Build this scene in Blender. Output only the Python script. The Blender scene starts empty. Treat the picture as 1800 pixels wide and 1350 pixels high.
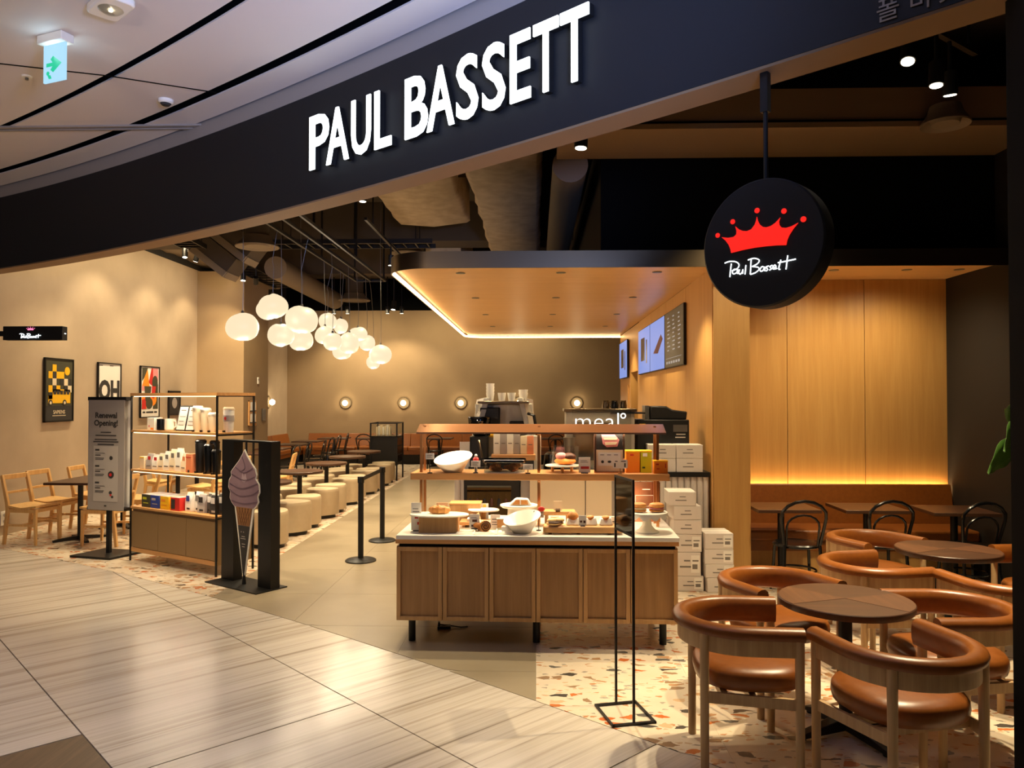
import bpy, bmesh, math, random
from mathutils import Matrix, Vector
random.seed(7)
PI = math.pi
C = bpy.context.scene.collection
sc = bpy.context.scene
R = math.radians

# ------------------------------------------------------------------ camera, world, exposure
cam = bpy.data.objects.new('camera', bpy.data.cameras.new('camera'))
C.objects.link(cam)
cam.location = (0, 0, 1.75)
cam.rotation_euler = (R(90 + 1.06), 0, R(1.782))
cam.data.lens = 27.0
cam.data.sensor_width = 36.0
cam.data.clip_start = 0.05
cam.data.clip_end = 200
sc.camera = cam
sc.view_settings.view_transform = 'Standard'
sc.view_settings.look = 'None'
sc.view_settings.gamma = 1.0
sc.view_settings.use_curve_mapping = False
sc.view_settings.exposure = 0.85
W = bpy.data.worlds.new('world')
sc.world = W
W.use_nodes = True
W.node_tree.nodes['Background'].inputs[0].default_value = (0.9, 0.8, 0.75, 1)
W.node_tree.nodes['Background'].inputs[1].default_value = 0.02

WARM = (1.0, 0.815, 0.50)
SOFT = (1.0, 0.84, 0.60)
KI = 1.6                                   # the shop's own lamps and added fills
def light(kind, name, loc, energy, color=WARM, size=0.1, aim=None, angle=60, blend=0.5, parent=None, sy=None):
    d = bpy.data.lights.new(name, kind)
    d.energy = energy if name.startswith('concourse') else energy*KI
    d.color = color
    o = bpy.data.objects.new(name, d)
    C.objects.link(o)
    o.location = loc
    if kind == 'AREA':
        d.size = size
        d.shape = 'RECTANGLE' if sy else 'DISK'
        if sy: d.size_y = sy
    else:
        d.shadow_soft_size = size
    if kind == 'SPOT':
        d.spot_size = R(angle); d.spot_blend = blend
    if aim is not None:
        v = Vector(aim) - Vector(loc)
        o.rotation_euler = v.to_track_quat('-Z', 'Y').to_euler()
    if parent is not None: o.parent = parent
    return o
# the concourse's own recessed ceiling lights, out of the frame above and behind the camera, then added uplights
light('SPOT', 'concourse_light', (-1.9, 3.0, 4.2), 140, (1.0, .86, .72), .25, (-2.0, 3.5, 0), 72, .9)
light('SPOT', 'concourse_light', (-4.6, 5.6, 4.2), 95, (1.0, .82, .62), .25, (-4.6, 5.8, 0), 92, .8)
light('SPOT', 'concourse_light', (-3.4, 2.6, 4.2), 75, (.92, .90, 1.0), .3, (-3.4, 2.8, 0), 90, .8)
light('SPOT', 'concourse_uplight', (.8, .6, 2.6), 850, (.34, .48, 1.0), .3, (-.7, 4.6, 4.2), 62, 1.0)  # unseen cool uplight, added to tint the ceiling and fascia
light('SPOT', 'concourse_uplight', (-3.6, -1.2, 2.6), 240, (1.0, .82, .70), .4, (-4.2, 4.4, 4.25), 95, 1.0)  # unseen warm uplight, added to brighten the ceiling

# ------------------------------------------------------------------ mesh helper
class G:
    def __init__(s, T=None):
        s.bm = bmesh.new(); s.mi = 0; s.T = T
    def add(s, vs, fs, M=None):
        out = []
        for v in vs:
            v = Vector(v)
            if M is not None: v = M @ v
            if s.T is not None: v = s.T @ v
            out.append(s.bm.verts.new(v))
        for f in fs:
            try:
                fc = s.bm.faces.new([out[i] for i in f]); fc.material_index = s.mi
            except ValueError:
                pass
        return s
    def bx(s, x0, x1, y0, y1, z0, z1, M=None):
        vs = [(x0, y0, z0), (x1, y0, z0), (x1, y1, z0), (x0, y1, z0), (x0, y0, z1), (x1, y0, z1), (x1, y1, z1), (x0, y1, z1)]
        return s.add(vs, [(0, 3, 2, 1), (4, 5, 6, 7), (0, 1, 5, 4), (1, 2, 6, 5), (2, 3, 7, 6), (3, 0, 4, 7)], M)
    def box(s, c, d, M=None):
        return s.bx(c[0]-d[0]/2, c[0]+d[0]/2, c[1]-d[1]/2, c[1]+d[1]/2, c[2]-d[2]/2, c[2]+d[2]/2, M)
    def cyl(s, p0, p1, r0, r1=None, n=14):
        r1 = r0 if r1 is None else r1
        p0 = Vector(p0); p1 = Vector(p1); d = (p1-p0).normalized()
        a = d.orthogonal().normalized(); b = d.cross(a)
        vs = []
        for p, r in ((p0, r0), (p1, r1)):
            for i in range(n):
                t = 2*PI*i/n
                vs.append(p + a*math.cos(t)*r + b*math.sin(t)*r)
        fs = [(i, (i+1) % n, n+(i+1) % n, n+i) for i in range(n)]
        fs += [tuple(range(n-1, -1, -1)), tuple(range(n, 2*n))]
        return s.add(vs, fs)
    def tube(s, pts, r, n=8, closed=False):
        pts = [Vector(p) for p in pts]; m = len(pts)
        rr = r if isinstance(r, (list, tuple)) else [r]*m
        vs = []; prev = None
        for i, p in enumerate(pts):
            if closed: d = (pts[(i+1) % m]-pts[i-1]).normalized()
            else: d = (pts[min(i+1, m-1)]-pts[max(i-1, 0)]).normalized()
            if prev is None: a = d.orthogonal().normalized()
            else:
                a = prev - d*prev.dot(d)
                a = a.normalized() if a.length > 1e-6 else d.orthogonal().normalized()
            prev = a; b = d.cross(a)
            for k in range(n):
                t = 2*PI*k/n
                vs.append(p + (a*math.cos(t)+b*math.sin(t))*rr[i])
        fs = []
        for i in range(m if closed else m-1):
            j = (i+1) % m
            for k in range(n):
                l = (k+1) % n
                fs.append((i*n+k, i*n+l, j*n+l, j*n+k))
        if not closed:
            fs += [tuple(range(n-1, -1, -1)), tuple((m-1)*n+k for k in range(n))]
        return s.add(vs, fs)
    def lathe(s, prof, n=24, c=(0, 0, 0), M=None):
        vs = []; m = len(prof)
        for r, z in prof:
            for k in range(n):
                t = 2*PI*k/n
                vs.append((c[0]+r*math.cos(t), c[1]+r*math.sin(t), c[2]+z))
        fs = []
        for i in range(m-1):
            for k in range(n):
                l = (k+1) % n
                fs.append((i*n+k, i*n+l, (i+1)*n+l, (i+1)*n+k))
        if prof[0][0] > 1e-6: fs.append(tuple(range(n-1, -1, -1)))
        if prof[-1][0] > 1e-6: fs.append(tuple((m-1)*n+k for k in range(n)))
        s.add(vs, fs, M)
        return s
    def prism(s, poly, z0, z1, M=None):
        n = len(poly)
        a = sum(poly[i][0]*poly[(i+1) % n][1]-poly[(i+1) % n][0]*poly[i][1] for i in range(n))
        if a < 0: poly = poly[::-1]
        vs = [(x, y, z0) for x, y in poly] + [(x, y, z1) for x, y in poly]
        fs = [(i, (i+1) % n, n+(i+1) % n, n+i) for i in range(n)]
        fs += [tuple(range(n-1, -1, -1)), tuple(range(n, 2*n))]
        return s.add(vs, fs, M)
    def face(s, poly, y=-.003, th=.002):
        """flat print on a front (x, z) plane facing -y"""
        M = Matrix(((1, 0, 0, 0), (0, 0, -1, 0), (0, 1, 0, 0), (0, 0, 0, 1)))
        return s.prism(poly, -y, -y+th, M)
    def rect(s, x0, x1, z0, z1, y=-.003, th=.002):
        return s.face([(x0, z0), (x1, z0), (x1, z1), (x0, z1)], y, th)
    def disc(s, cx, cz, r, y=-.003, th=.002, n=16, rz=None):
        rz = rz or r
        return s.face([(cx+r*math.cos(2*PI*i/n), cz+rz*math.sin(2*PI*i/n)) for i in range(n)], y, th)
    def sweep(s, path, prof, closed=False):
        """closed profile (d outward, z) swept along a flat path (x, y); outward = right of travel"""
        m = len(path); n = len(prof); vs = []
        for i in range(m):
            p = Vector(path[i])
            if closed: d = Vector(path[(i+1) % m])-Vector(path[i-1])
            else: d = Vector(path[min(i+1, m-1)])-Vector(path[max(i-1, 0)])
            d.normalize(); nx, ny = d[1], -d[0]
            for q, z in prof: vs.append((p[0]+nx*q, p[1]+ny*q, z))
        fs = []
        for i in range(m if closed else m-1):
            j = (i+1) % m
            for k in range(n):
                l = (k+1) % n
                fs.append((i*n+k, j*n+k, j*n+l, i*n+l))
        if not closed: fs += [tuple(range(n)), tuple((m-1)*n+k for k in range(n-1, -1, -1))]
        return s.add(vs, fs)
    def blob(s, c, r, n=16, m=10, noise=0.0, seed=0, pw=1.0):
        rnd = random.Random(seed)
        ph = [rnd.uniform(0, 6.28) for _ in range(6)]
        vs = [(c[0], c[1], c[2]-r[2])]; fs = []
        for i in range(1, m):
            f = PI*i/m - PI/2
            for k in range(n):
                t = 2*PI*k/n
                q = 1+noise*(math.sin(2*t+ph[0]+f)+.6*math.sin(3*t+ph[1]-2*f)+.5*math.sin(3*f+ph[2]))
                vs.append((c[0]+r[0]*q*math.cos(f)**pw*math.cos(t), c[1]+r[1]*q*math.cos(f)**pw*math.sin(t), c[2]+r[2]*math.sin(f)*(q if noise else 1)))
        vs.append((c[0], c[1], c[2]+r[2]))
        for k in range(n): fs.append((0, 1+(k+1) % n, 1+k))
        for i in range(m-2):
            for k in range(n):
                l = (k+1) % n
                fs.append((1+i*n+k, 1+i*n+l, 1+(i+1)*n+l, 1+(i+1)*n+k))
        e = len(vs)-1; b = 1+(m-2)*n
        for k in range(n): fs.append((b+k, b+(k+1) % n, e))
        return s.add(vs, fs)
    def text(s, body, size, x=0, z=0, y=-.004, ext=.001, align='CENTER', sx=1.0, bold=0.0, M=None):
        cu = bpy.data.curves.new('t', 'FONT'); cu.body = body; cu.size = size; cu.extrude = ext
        cu.align_x = align; cu.offset = bold; cu.resolution_u = 3
        o = bpy.data.objects.new('t', cu)
        me = bpy.data.meshes.new_from_object(o)
        M0 = Matrix(((sx, 0, 0, x), (0, 0, -1, y), (0, 1, 0, z), (0, 0, 0, 1)))
        if M is not None: M0 = M @ M0
        s.add([v.co for v in me.vertices], [tuple(p.vertices) for p in me.polygons], M0)
        bpy.data.objects.remove(o); bpy.data.meshes.remove(me); bpy.data.curves.remove(cu)
        return s
    def ob(s, name, mats, parent=None, loc=(0, 0, 0), rot=(0, 0, 0), bev=0, smooth=35, seg=2):
        me = bpy.data.meshes.new(name)
        bmesh.ops.recalc_face_normals(s.bm, faces=s.bm.faces)
        s.bm.to_mesh(me); s.bm.free()
        for m in (mats if isinstance(mats, (list, tuple)) else [mats]): me.materials.append(m)
        if smooth:
            me.polygons.foreach_set('use_smooth', [True]*len(me.polygons))
            me.set_sharp_from_angle(angle=R(smooth))
        o = bpy.data.objects.new(name, me)
        C.objects.link(o); o.location = loc; o.rotation_euler = rot
        if parent is not None: o.parent = parent
        if bev:
            b = o.modifiers.new('bevel', 'BEVEL'); b.width = bev; b.segments = seg; b.limit_method = 'ANGLE'; b.angle_limit = R(40)
        return o
def tag(o, label, cat, group=None):
    o['label'] = label; o['category'] = cat
    if group: o['group'] = group
    return o
def thing(name, label, cat, loc=(0, 0, 0), rz=0, group=None):
    o = bpy.data.objects.new(name, None); C.objects.link(o)
    o.empty_display_size = .1
    o.location = loc; o.rotation_euler = (0, 0, rz)
    return tag(o, label, cat, group)
def st(o):
    o['kind'] = 'structure'; return o
def dup(root, loc, rz, label, group=None, scale=None):
    def cp(o, par):
        c = o.copy(); C.objects.link(c)
        if par is not None: c.parent = par
        for ch in list(o.children): cp(ch, c)
        return c
    r = cp(root, None); r.location = loc; r.rotation_euler = (0, 0, rz); r['label'] = label
    if group: r['group'] = group
    if scale: r.scale = scale
    return r

# ------------------------------------------------------------------ materials
def lin(c):
    return tuple(((v/255)/12.92 if v/255 <= .04045 else ((v/255+.055)/1.055)**2.4) for v in c) + (1,)
def mat(name, rgb, rough=.5, metal=0, emit=0, spec=.5, alpha=None, trans=0, ecol=None, coat=0):
    m = bpy.data.materials.new(name); m.use_nodes = True
    b = m.node_tree.nodes['Principled BSDF']
    b.inputs['Base Color'].default_value = lin(rgb)
    b.inputs['Roughness'].default_value = rough
    b.inputs['Metallic'].default_value = metal
    b.inputs['Specular IOR Level'].default_value = spec
    if coat: b.inputs['Coat Weight'].default_value = coat; b.inputs['Coat Roughness'].default_value = .15
    if emit:
        b.inputs['Emission Color'].default_value = ecol if ecol else lin(rgb)
        b.inputs['Emission Strength'].default_value = emit
    if trans: b.inputs['Transmission Weight'].default_value = trans
    if alpha is not None: b.inputs['Alpha'].default_value = alpha
    return m
def nodes(m):
    nt = m.node_tree
    return nt, nt.nodes, nt.links, nt.nodes['Principled BSDF']
def coords(nt, scale, rot=(0, 0, 0), kind='Object'):
    tc = nt.nodes.new('ShaderNodeTexCoord'); mp = nt.nodes.new('ShaderNodeMapping')
    mp.inputs['Scale'].default_value = scale; mp.inputs['Rotation'].default_value = rot
    nt.links.new(tc.outputs[kind], mp.inputs['Vector'])
    return mp.outputs['Vector']
def ramp(nt, fac, stops):
    r = nt.nodes.new('ShaderNodeValToRGB'); el = r.color_ramp.elements
    while len(el) < len(stops): el.new(.5)
    for e, (p, c) in zip(el, stops): e.position = p; e.color = lin(c) if max(c[:3]) > 1 else tuple(c)
    nt.links.new(fac, r.inputs[0])
    return r.outputs[0]
def noise(nt, vec, scale, detail=4, rough=.55):
    n = nt.nodes.new('ShaderNodeTexNoise'); n.inputs['Scale'].default_value = scale
    n.inputs['Detail'].default_value = detail; n.inputs['Roughness'].default_value = rough
    nt.links.new(vec, n.inputs['Vector'])
    return n.outputs[0]
def bump(nt, h, b, strength=.2, dist=.01):
    n = nt.nodes.new('ShaderNodeBump'); n.inputs['Strength'].default_value = strength; n.inputs['Distance'].default_value = dist
    nt.links.new(h, n.inputs['Height']); nt.links.new(n.outputs[0], b.inputs['Normal'])
def wood(name, dark, light_, axis='Z', rough=.45, sc_=1.0, coat=0):
    m = mat(name, light_, rough, coat=coat); nt, N, L, b = nodes(m)
    s = {'X': (1.2, 22, 22), 'Y': (22, 1.2, 22), 'Z': (22, 22, 1.2)}[axis]
    v = coords(nt, tuple(q*sc_ for q in s))
    mid = tuple((a+c)/2 for a, c in zip(dark, light_))
    col = ramp(nt, noise(nt, v, 1.6, 6, .65), [(.3, dark), (.5, mid), (.68, light_)])
    L.new(col, b.inputs['Base Color'])
    return m
def speck(name, c1, c2, scale=3, rough=.6, bmp=0, metal=0):
    m = mat(name, c1, rough, metal); nt, N, L, b = nodes(m)
    n = noise(nt, coords(nt, (1, 1, 1)), scale, 6)
    L.new(ramp(nt, n, [(.32, c1), (.68, c2)]), b.inputs['Base Color'])
    if bmp: bump(nt, n, b, bmp)
    return m
MALLTILE = mat('striped_stone', (190, 178, 166), .22)
nt, N, L, b = nodes(MALLTILE)
v0 = coords(nt, (1, 1, 1), (0, 0, R(-45)))
def scaled(vec, s):
    mp = nt.nodes.new('ShaderNodeMapping'); mp.inputs['Scale'].default_value = s; L.new(vec, mp.inputs['Vector']); return mp.outputs['Vector']
n1 = noise(nt, scaled(v0, (.16, 7.5, 1)), 1.0, 7, .66)
n2 = noise(nt, scaled(v0, (.30, 26, 1)), 1.0, 5, .6)
broad = ramp(nt, n1, [(.30, (150, 136, 122)), (.40, (184, 172, 158)), (.46, (200, 190, 178)), (.56, (206, 196, 185)), (.70, (186, 174, 160))])
fine = ramp(nt, n2, [(.30, (128, 114, 100)), (.39, (232, 228, 224)), (.60, (255, 255, 255)), (.72, (226, 220, 214))])
mm = nt.nodes.new('ShaderNodeMix'); mm.data_type = 'RGBA'; mm.blend_type = 'MULTIPLY'; mm.inputs['Factor'].default_value = .75
L.new(broad, mm.inputs['A']); L.new(fine, mm.inputs['B']); L.new(mm.outputs['Result'], b.inputs['Base Color'])
TERRAZZO = mat('terrazzo', (222, 204, 180), .25)
nt, N, L, b = nodes(TERRAZZO)
def chips(scale, thr, edge, colors):
    vec = coords(nt, (1.0, 1.8, 1.0))
    nz = nt.nodes.new('ShaderNodeTexNoise'); nz.inputs['Scale'].default_value = scale*1.3; L.new(vec, nz.inputs['Vector'])
    mx = nt.nodes.new('ShaderNodeVectorMath'); mx.operation = 'MULTIPLY_ADD'
    L.new(nz.outputs['Color'], mx.inputs[0]); mx.inputs[1].default_value = (.7/scale,)*3; L.new(vec, mx.inputs[2])
    v1 = nt.nodes.new('ShaderNodeTexVoronoi'); v1.feature = 'F1'; v1.voronoi_dimensions = '2D'; v1.inputs['Scale'].default_value = scale
    v2 = nt.nodes.new('ShaderNodeTexVoronoi'); v2.feature = 'DISTANCE_TO_EDGE'; v2.voronoi_dimensions = '2D'; v2.inputs['Scale'].default_value = scale
    for q in (v1, v2): L.new(mx.outputs[0], q.inputs['Vector'])
    sp = nt.nodes.new('ShaderNodeSeparateColor'); L.new(v1.outputs['Color'], sp.inputs[0])
    a = nt.nodes.new('ShaderNodeMath'); a.operation = 'GREATER_THAN'; L.new(sp.outputs[0], a.inputs[0]); a.inputs[1].default_value = thr
    c = nt.nodes.new('ShaderNodeMath'); c.operation = 'GREATER_THAN'; L.new(v2.outputs['Distance'], c.inputs[0]); c.inputs[1].default_value = edge
    k = nt.nodes.new('ShaderNodeMath'); k.operation = 'MULTIPLY'; L.new(a.outputs[0], k.inputs[0]); L.new(c.outputs[0], k.inputs[1])
    rp = nt.nodes.new('ShaderNodeValToRGB'); rp.color_ramp.interpolation = 'CONSTANT'; el = rp.color_ramp.elements
    while len(el) < len(colors): el.new(.5)
    for i, (e, cc) in enumerate(zip(el, colors)): e.position = i/len(colors); e.color = lin(cc)
    L.new(sp.outputs[1], rp.inputs[0])
    return k.outputs[0], rp.outputs[0]
base = ramp(nt, noise(nt, coords(nt, (1, 1, 1)), 2.2, 5), [(.3, (206, 188, 166)), (.7, (222, 206, 184))])
cur = base
for sc_, thr, ed, cols in ((24, .80, .13, [(196, 168, 138), (156, 146, 134), (184, 134, 96), (210, 192, 164)]),
                           (11, .81, .12, [(186, 98, 48), (96, 92, 86), (150, 120, 92), (176, 134, 96), (70, 66, 62), (190, 110, 60), (204, 170, 134)])):
    k, cc = chips(sc_, thr, ed, cols)
    mx = nt.nodes.new('ShaderNodeMix'); mx.data_type = 'RGBA'
    L.new(k, mx.inputs['Factor']); L.new(cur, mx.inputs['A']); L.new(cc, mx.inputs['B']); cur = mx.outputs['Result']
L.new(cur, b.inputs['Base Color'])
AISLE = speck('porcelain_tile', (140, 126, 104), (152, 138, 116), 1.6, .35)
BROWNTILE = wood('brown_plank_tile', (92, 74, 56), (118, 96, 74), 'Y', .35)
GROUT = mat('grout', (130, 116, 98), .8)
PLASTER = speck('beige_plaster', (172, 151, 126), (184, 162, 136), 1.3, .8, .08)
PLASTER2 = speck('taupe_plaster', (150, 124, 92), (160, 134, 100), 1.1, .8, .06)
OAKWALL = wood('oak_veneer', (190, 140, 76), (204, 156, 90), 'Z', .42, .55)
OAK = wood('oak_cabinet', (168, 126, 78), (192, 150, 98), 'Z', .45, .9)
OAKX = wood('oak_board', (186, 132, 76), (210, 158, 98), 'X', .45)
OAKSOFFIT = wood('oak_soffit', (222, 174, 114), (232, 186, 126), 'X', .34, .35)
CHAIRWOOD = wood('ash_wood', (176, 140, 96), (204, 170, 124), 'Z', .5)
PALEWOOD = wood('beech_wood', (206, 156, 92), (226, 180, 116), 'Z', .5)
WALNUT = wood('walnut_top', (60, 36, 22), (88, 55, 35), 'X', .4)
WALNUT2 = wood('walnut_lighter_wedge', (82, 50, 31), (106, 68, 43), 'Y', .4)
LEATHER = speck('tan_leather', (128, 70, 22), (140, 79, 27), 30, .36, .04)
OTTO = speck('cream_leatherette', (180, 160, 130), (190, 170, 140), 6, .5)
BLACK = mat('black_metal', (22, 20, 19), .45, .3)
BLACKG = mat('black_gloss', (12, 12, 13), .22)
BAND = mat('fascia_black', (13, 14, 17), .6)
SIGNB = mat('sign_black', (7, 7, 9), .6)
POSTB = mat('post_black', (4, 4, 4), .8, spec=.2)
DARKWALL = mat('dark_brown_wall', (26, 20, 14), .8)
DARKCEIL = mat('dark_ceiling', (72, 60, 47), .9)
DUCTM = speck('insulated_duct', (160, 140, 114), (184, 162, 134), 6, .85, .5)
DUCTS = mat('painted_duct', (120, 104, 84), .7)
WHITEC = mat('white_ceiling', (214, 204, 198), .7)
GREYTRIM = mat('grey_trim', (150, 140, 130), .6)
SOFFITB = mat('beige_soffit', (126, 98, 68), .7)
VOID = mat('void', (4, 4, 4), .9, spec=.1)
STEEL = mat('brushed_steel', (124, 108, 88), .28, 1)
STEELD = mat('steel_grey', (120, 116, 110), .35, .8)
COPPER = mat('copper_metal', (212, 150, 96), .30, 1)
COPPERS = mat('copper_satin', (214, 160, 128), .22, .9)
BRASS = mat('brass', (140, 108, 64), .5, .6)
SCONCE = mat('sconce_bronze', (84, 68, 44), .75)
STONE = speck('white_stone_top', (226, 220, 208), (236, 230, 220), 3, .3)
WHITE = mat('white_ceramic', (240, 234, 220), .25)
PAPER = mat('white_paper', (236, 230, 220), .7)
BOXW = mat('white_carton', (216, 206, 196), .7)
CREAM = mat('cream_paper', (232, 212, 178), .7)
INK = mat('dark_ink', (46, 42, 40), .7)
INKG = mat('grey_ink', (120, 112, 104), .7)
RED = mat('red_print', (200, 40, 34), .5)
ORANGE = mat('orange_print', (242, 142, 34), .5)
YELLOW = mat('yellow_print', (246, 188, 24), .5)
LIME = mat('lime_print', (196, 200, 30), .5)
GREEN = mat('green_print', (60, 90, 40), .5)
DGREEN = mat('olive_print', (66, 64, 46), .6)
BLUE = mat('blue_print', (44, 66, 150), .5)
PINK = mat('pink_print', (222, 140, 140), .6)
MACHINE = mat('machine_silver', (178, 170, 156), .38, .35)
GREYB = mat('grey_banner', (150, 140, 134), .8)
GREYL = mat('pale_grey_panel', (172, 162, 154), .8)
SALMON = mat('salmon_carton', (226, 140, 96), .6)
BREAD = speck('baked_crust', (186, 110, 40), (224, 160, 84), 14, .55, .3)
BREADW = speck('floury_crust', (222, 176, 110), (238, 208, 150), 14, .6, .3)
CHOC = mat('chocolate', (84, 44, 26), .5)
CREAMF = mat('filling_cream', (246, 226, 190), .5)
SHELFM = mat('bronze_panel', (146, 116, 76), .4, .25)
MAUVE = speck('mauve_soft_ice_print', (126, 100, 112), (146, 118, 128), 5, .7)
MAUVED = mat('mauve_shadow_print', (98, 76, 90), .7)
MAUVEL = mat('mauve_pale_print', (176, 152, 160), .7)
WAFFLE = mat('waffle_print', (140, 94, 52), .7)
WAFFLED = mat('waffle_dark_print', (92, 58, 30), .7)
LEAF = speck('leaf_green', (56, 92, 34), (86, 126, 50), 10, .4)
def glass(name, rgb, alpha, rough=.05):
    m = bpy.data.materials.new(name); m.use_nodes = True; nt = m.node_tree
    for n in list(nt.nodes): nt.nodes.remove(n)
    o = nt.nodes.new('ShaderNodeOutputMaterial'); t = nt.nodes.new('ShaderNodeBsdfTransparent'); g = nt.nodes.new('ShaderNodeBsdfGlossy')
    t.inputs[0].default_value = lin(rgb); g.inputs['Roughness'].default_value = rough
    x = nt.nodes.new('ShaderNodeMixShader'); x.inputs[0].default_value = alpha
    nt.links.new(t.outputs[0], x.inputs[1]); nt.links.new(g.outputs[0], x.inputs[2]); nt.links.new(x.outputs[0], o.inputs[0])
    return m
CLEAR = glass('clear_glass', (240, 240, 236), .08, .12)
SMOKE = glass('smoked_acrylic', (70, 62, 54), .10)
TINT = glass('tinted_glass', (90, 88, 74), .14)
def em(name, col, s):
    m = mat(name, (255, 255, 255), .5, emit=s, ecol=tuple(col)+(1,)); m.node_tree.nodes['Principled BSDF'].inputs['Base Color'].default_value = (.02, .02, .02, 1)
    return m
GLOBE = em('glowing_globe', (1, .80, .52), .56)
BULB = em('glowing_bulb', (1, .80, .48), 15)
OAKP = wood('oak_door_panel', (146, 106, 62), (168, 126, 78), 'Z', .45, .9)
LENSOFF = mat('lens_off', (150, 140, 120), .3)
LENS = em('spot_lens', (1, .88, .66), 10)
STRIP = em('led_strip', (1, .62, .26), 9)
STRIPW = em('led_strip_soft', (1, .70, .36), 2.2)
SIGNW = em('sign_white', (.86, .94, 1), 2.4)
SIGNS = em('sign_script_white', (.86, .94, 1), 1.6)
SIGNR = em('sign_red', (1.0, .016, .008), .58)
SIGNP = em('sign_pink', (1.0, .2, .4), .8)
EXITW = em('exit_panel', (.45, .78, 1), .55)
EXITW.node_tree.nodes['Principled BSDF'].inputs['Roughness'].default_value = 1.0; EXITW.node_tree.nodes['Principled BSDF'].inputs['Specular IOR Level'].default_value = 0
STRIPB = em('led_strip_bench', (1, .62, .26), 22)
EXITG = em('exit_green', (0.0, .42, .22), .8)
SCREEN = em('screen_blue', (.26, .40, .95), .42)
SCREEN2 = em('screen_dim', (.10, .07, .035), .30)
SCREENT = em('screen_text', (.6, .55, .5), .3)
NEON = em('neon_white', (1, .92, .80), 1.0)
# ------------------------------------------------------------------ the setting
def g(x): return 4.48 - .86*x - .027*x*x
def gn(x):
    d = -.86 - .054*x; l = math.hypot(1, d)
    return (d/l, -1/l)
def offs(x, d):
    n = gn(x); return (x+n[0]*d, g(x)+n[1]*d)
XS = [-7.6 + .34*i for i in range(31)]           # -7.6 .. 2.6
def ribbon(d0, d1, z0, z1, xs=XS):
    G_ = G(); vs = []; fs = []
    for x in xs:
        a = offs(x, d0); c = offs(x, d1)
        vs += [(a[0], a[1], z0), (c[0], c[1], z0), (c[0], c[1], z1), (a[0], a[1], z1)]
    for i in range(len(xs)-1):
        for k in range(4):
            l = (k+1) % 4
            fs.append((4*i+k, 4*i+l, 4*i+4+l, 4*i+4+k))
    fs += [(0, 1, 2, 3), (4*len(xs)-1, 4*len(xs)-2, 4*len(xs)-3, 4*len(xs)-4)]
    return G_.add(vs, fs)

floor = st(G().bx(-16, 9, -7, 24, -.14, -.022).ob('floor', GROUT))
Q = math.sqrt(.5)
def st2xy(s, t): return (Q*(s-t), Q*(s+t))
sw = 1.262; tw = 3.4
for i in range(-3, 6):                       # long striped slabs of the concourse, laid diagonally
    for j in range(-3, 3):
        s0 = 1.133+sw*i; s1 = s0+sw
        sh = 0 if i % 2 == 0 else -1.5
        t0 = 3.86+tw*j + (sh if i != 0 else 0); t1 = t0+tw
        if i == -1 and t1 > 4.48 > t0: pass
        cx, cy = st2xy((s0+s1)/2, (t0+t1)/2)
        if cy > g(cx)+1.5 or cy < .4 or cx > 4 or cx < -9.5: continue
        gp = .004
        brown = False
        poly = [st2xy(a, c) for a, c in ((s0+gp, t0+gp), (s1-gp, t0+gp), (s1-gp, t1-gp), (s0+gp, t1-gp))]
        if i < 0: continue
        G().prism(poly, -.018, -.003).ob('tile', MALLTILE, floor)
for i, (t0, t1) in enumerate(((4.48, 7.0), (7.0, 9.6), (9.6, 12.2))):
    for k in range(3):
        s1 = 1.133-sw*k; s0 = s1-sw
        poly = [st2xy(a, c) for a, c in ((s0+.004, t0+.004), (s1-.004, t0+.004), (s1-.004, t1-.004), (s0+.004, t1-.004))]
        G().prism(poly, -.018, -.003).ob('tile', MALLTILE, floor)
for k in range(12):                           # brown plank-look tiles in the corner
    s1 = 1.133-.40*k; s0 = s1-.40
    poly = [st2xy(a, c) for a, c in ((s0+.003, 2.3), (s1-.003, 2.3), (s1-.003, 4.472), (s0+.003, 4.472))]
    G().prism(poly, -.018, -.003).ob('tile', BROWNTILE, floor)

def store_tile(x0, x1, y0, y1, m):
    n = 8; xs = [x0+(x1-x0)*i/n for i in range(n+1)]
    lo = [max(y0, g(x)) for x in xs]
    if min(lo) >= y1-.02: return
    if max(lo) <= y0+1e-6: poly = [(x0, y0), (x1, y0), (x1, y1), (x0, y1)]
    else:
        pts = []
        for i in range(n+1):
            if lo[i] < y1: pts.append((xs[i], lo[i]))
            elif i < n and lo[i+1] < y1:
                a, b_ = xs[i], xs[i+1]
                for _ in range(20):
                    c = (a+b_)/2
                    if g(c) > y1: a = c
                    else: b_ = c
                pts.append((b_, y1))
        if len(pts) < 2: return
        poly = pts + [(x1, y1)] + ([(x0, y1)] if lo[0] < y1-1e-4 else [])
        if len(poly) < 3: return
    G().prism(poly, -.020, 0).ob('tile', m, floor)
gp = .0012
y = 4.0
while y < 20.9:
    for k in range(3):
        x0 = -2.85+.95*k
        store_tile(x0+gp, x0+.95-gp, y+gp, min(y+.95, 20.9)-gp, AISLE)
    y += .95
y = 1.9
while y < 8.4:
    for k in range(5): store_tile(.95*k+gp/2, .95*(k+1)-gp/2, y+gp/2, y+.95-gp/2, TERRAZZO)
    y += .95
y = 6.6
while y < 20.8:
    for k in range(6):
        x1 = -2.85-.95*k; x0 = x1-.95
        if x1 < -6.85: continue
        store_tile(x0+gp/2, x1-gp/2, y+gp/2, y+.95-gp/2, TERRAZZO)
    y += .95
for x0, x1, y0, y1 in ((0, 1.7, 8.35, 20.9),):
    yy = y0
    while yy < y1-.1:
        store_tile(x0+gp, x1-gp, yy+gp, min(yy+1.2, y1), AISLE); yy += 1.2

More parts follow.
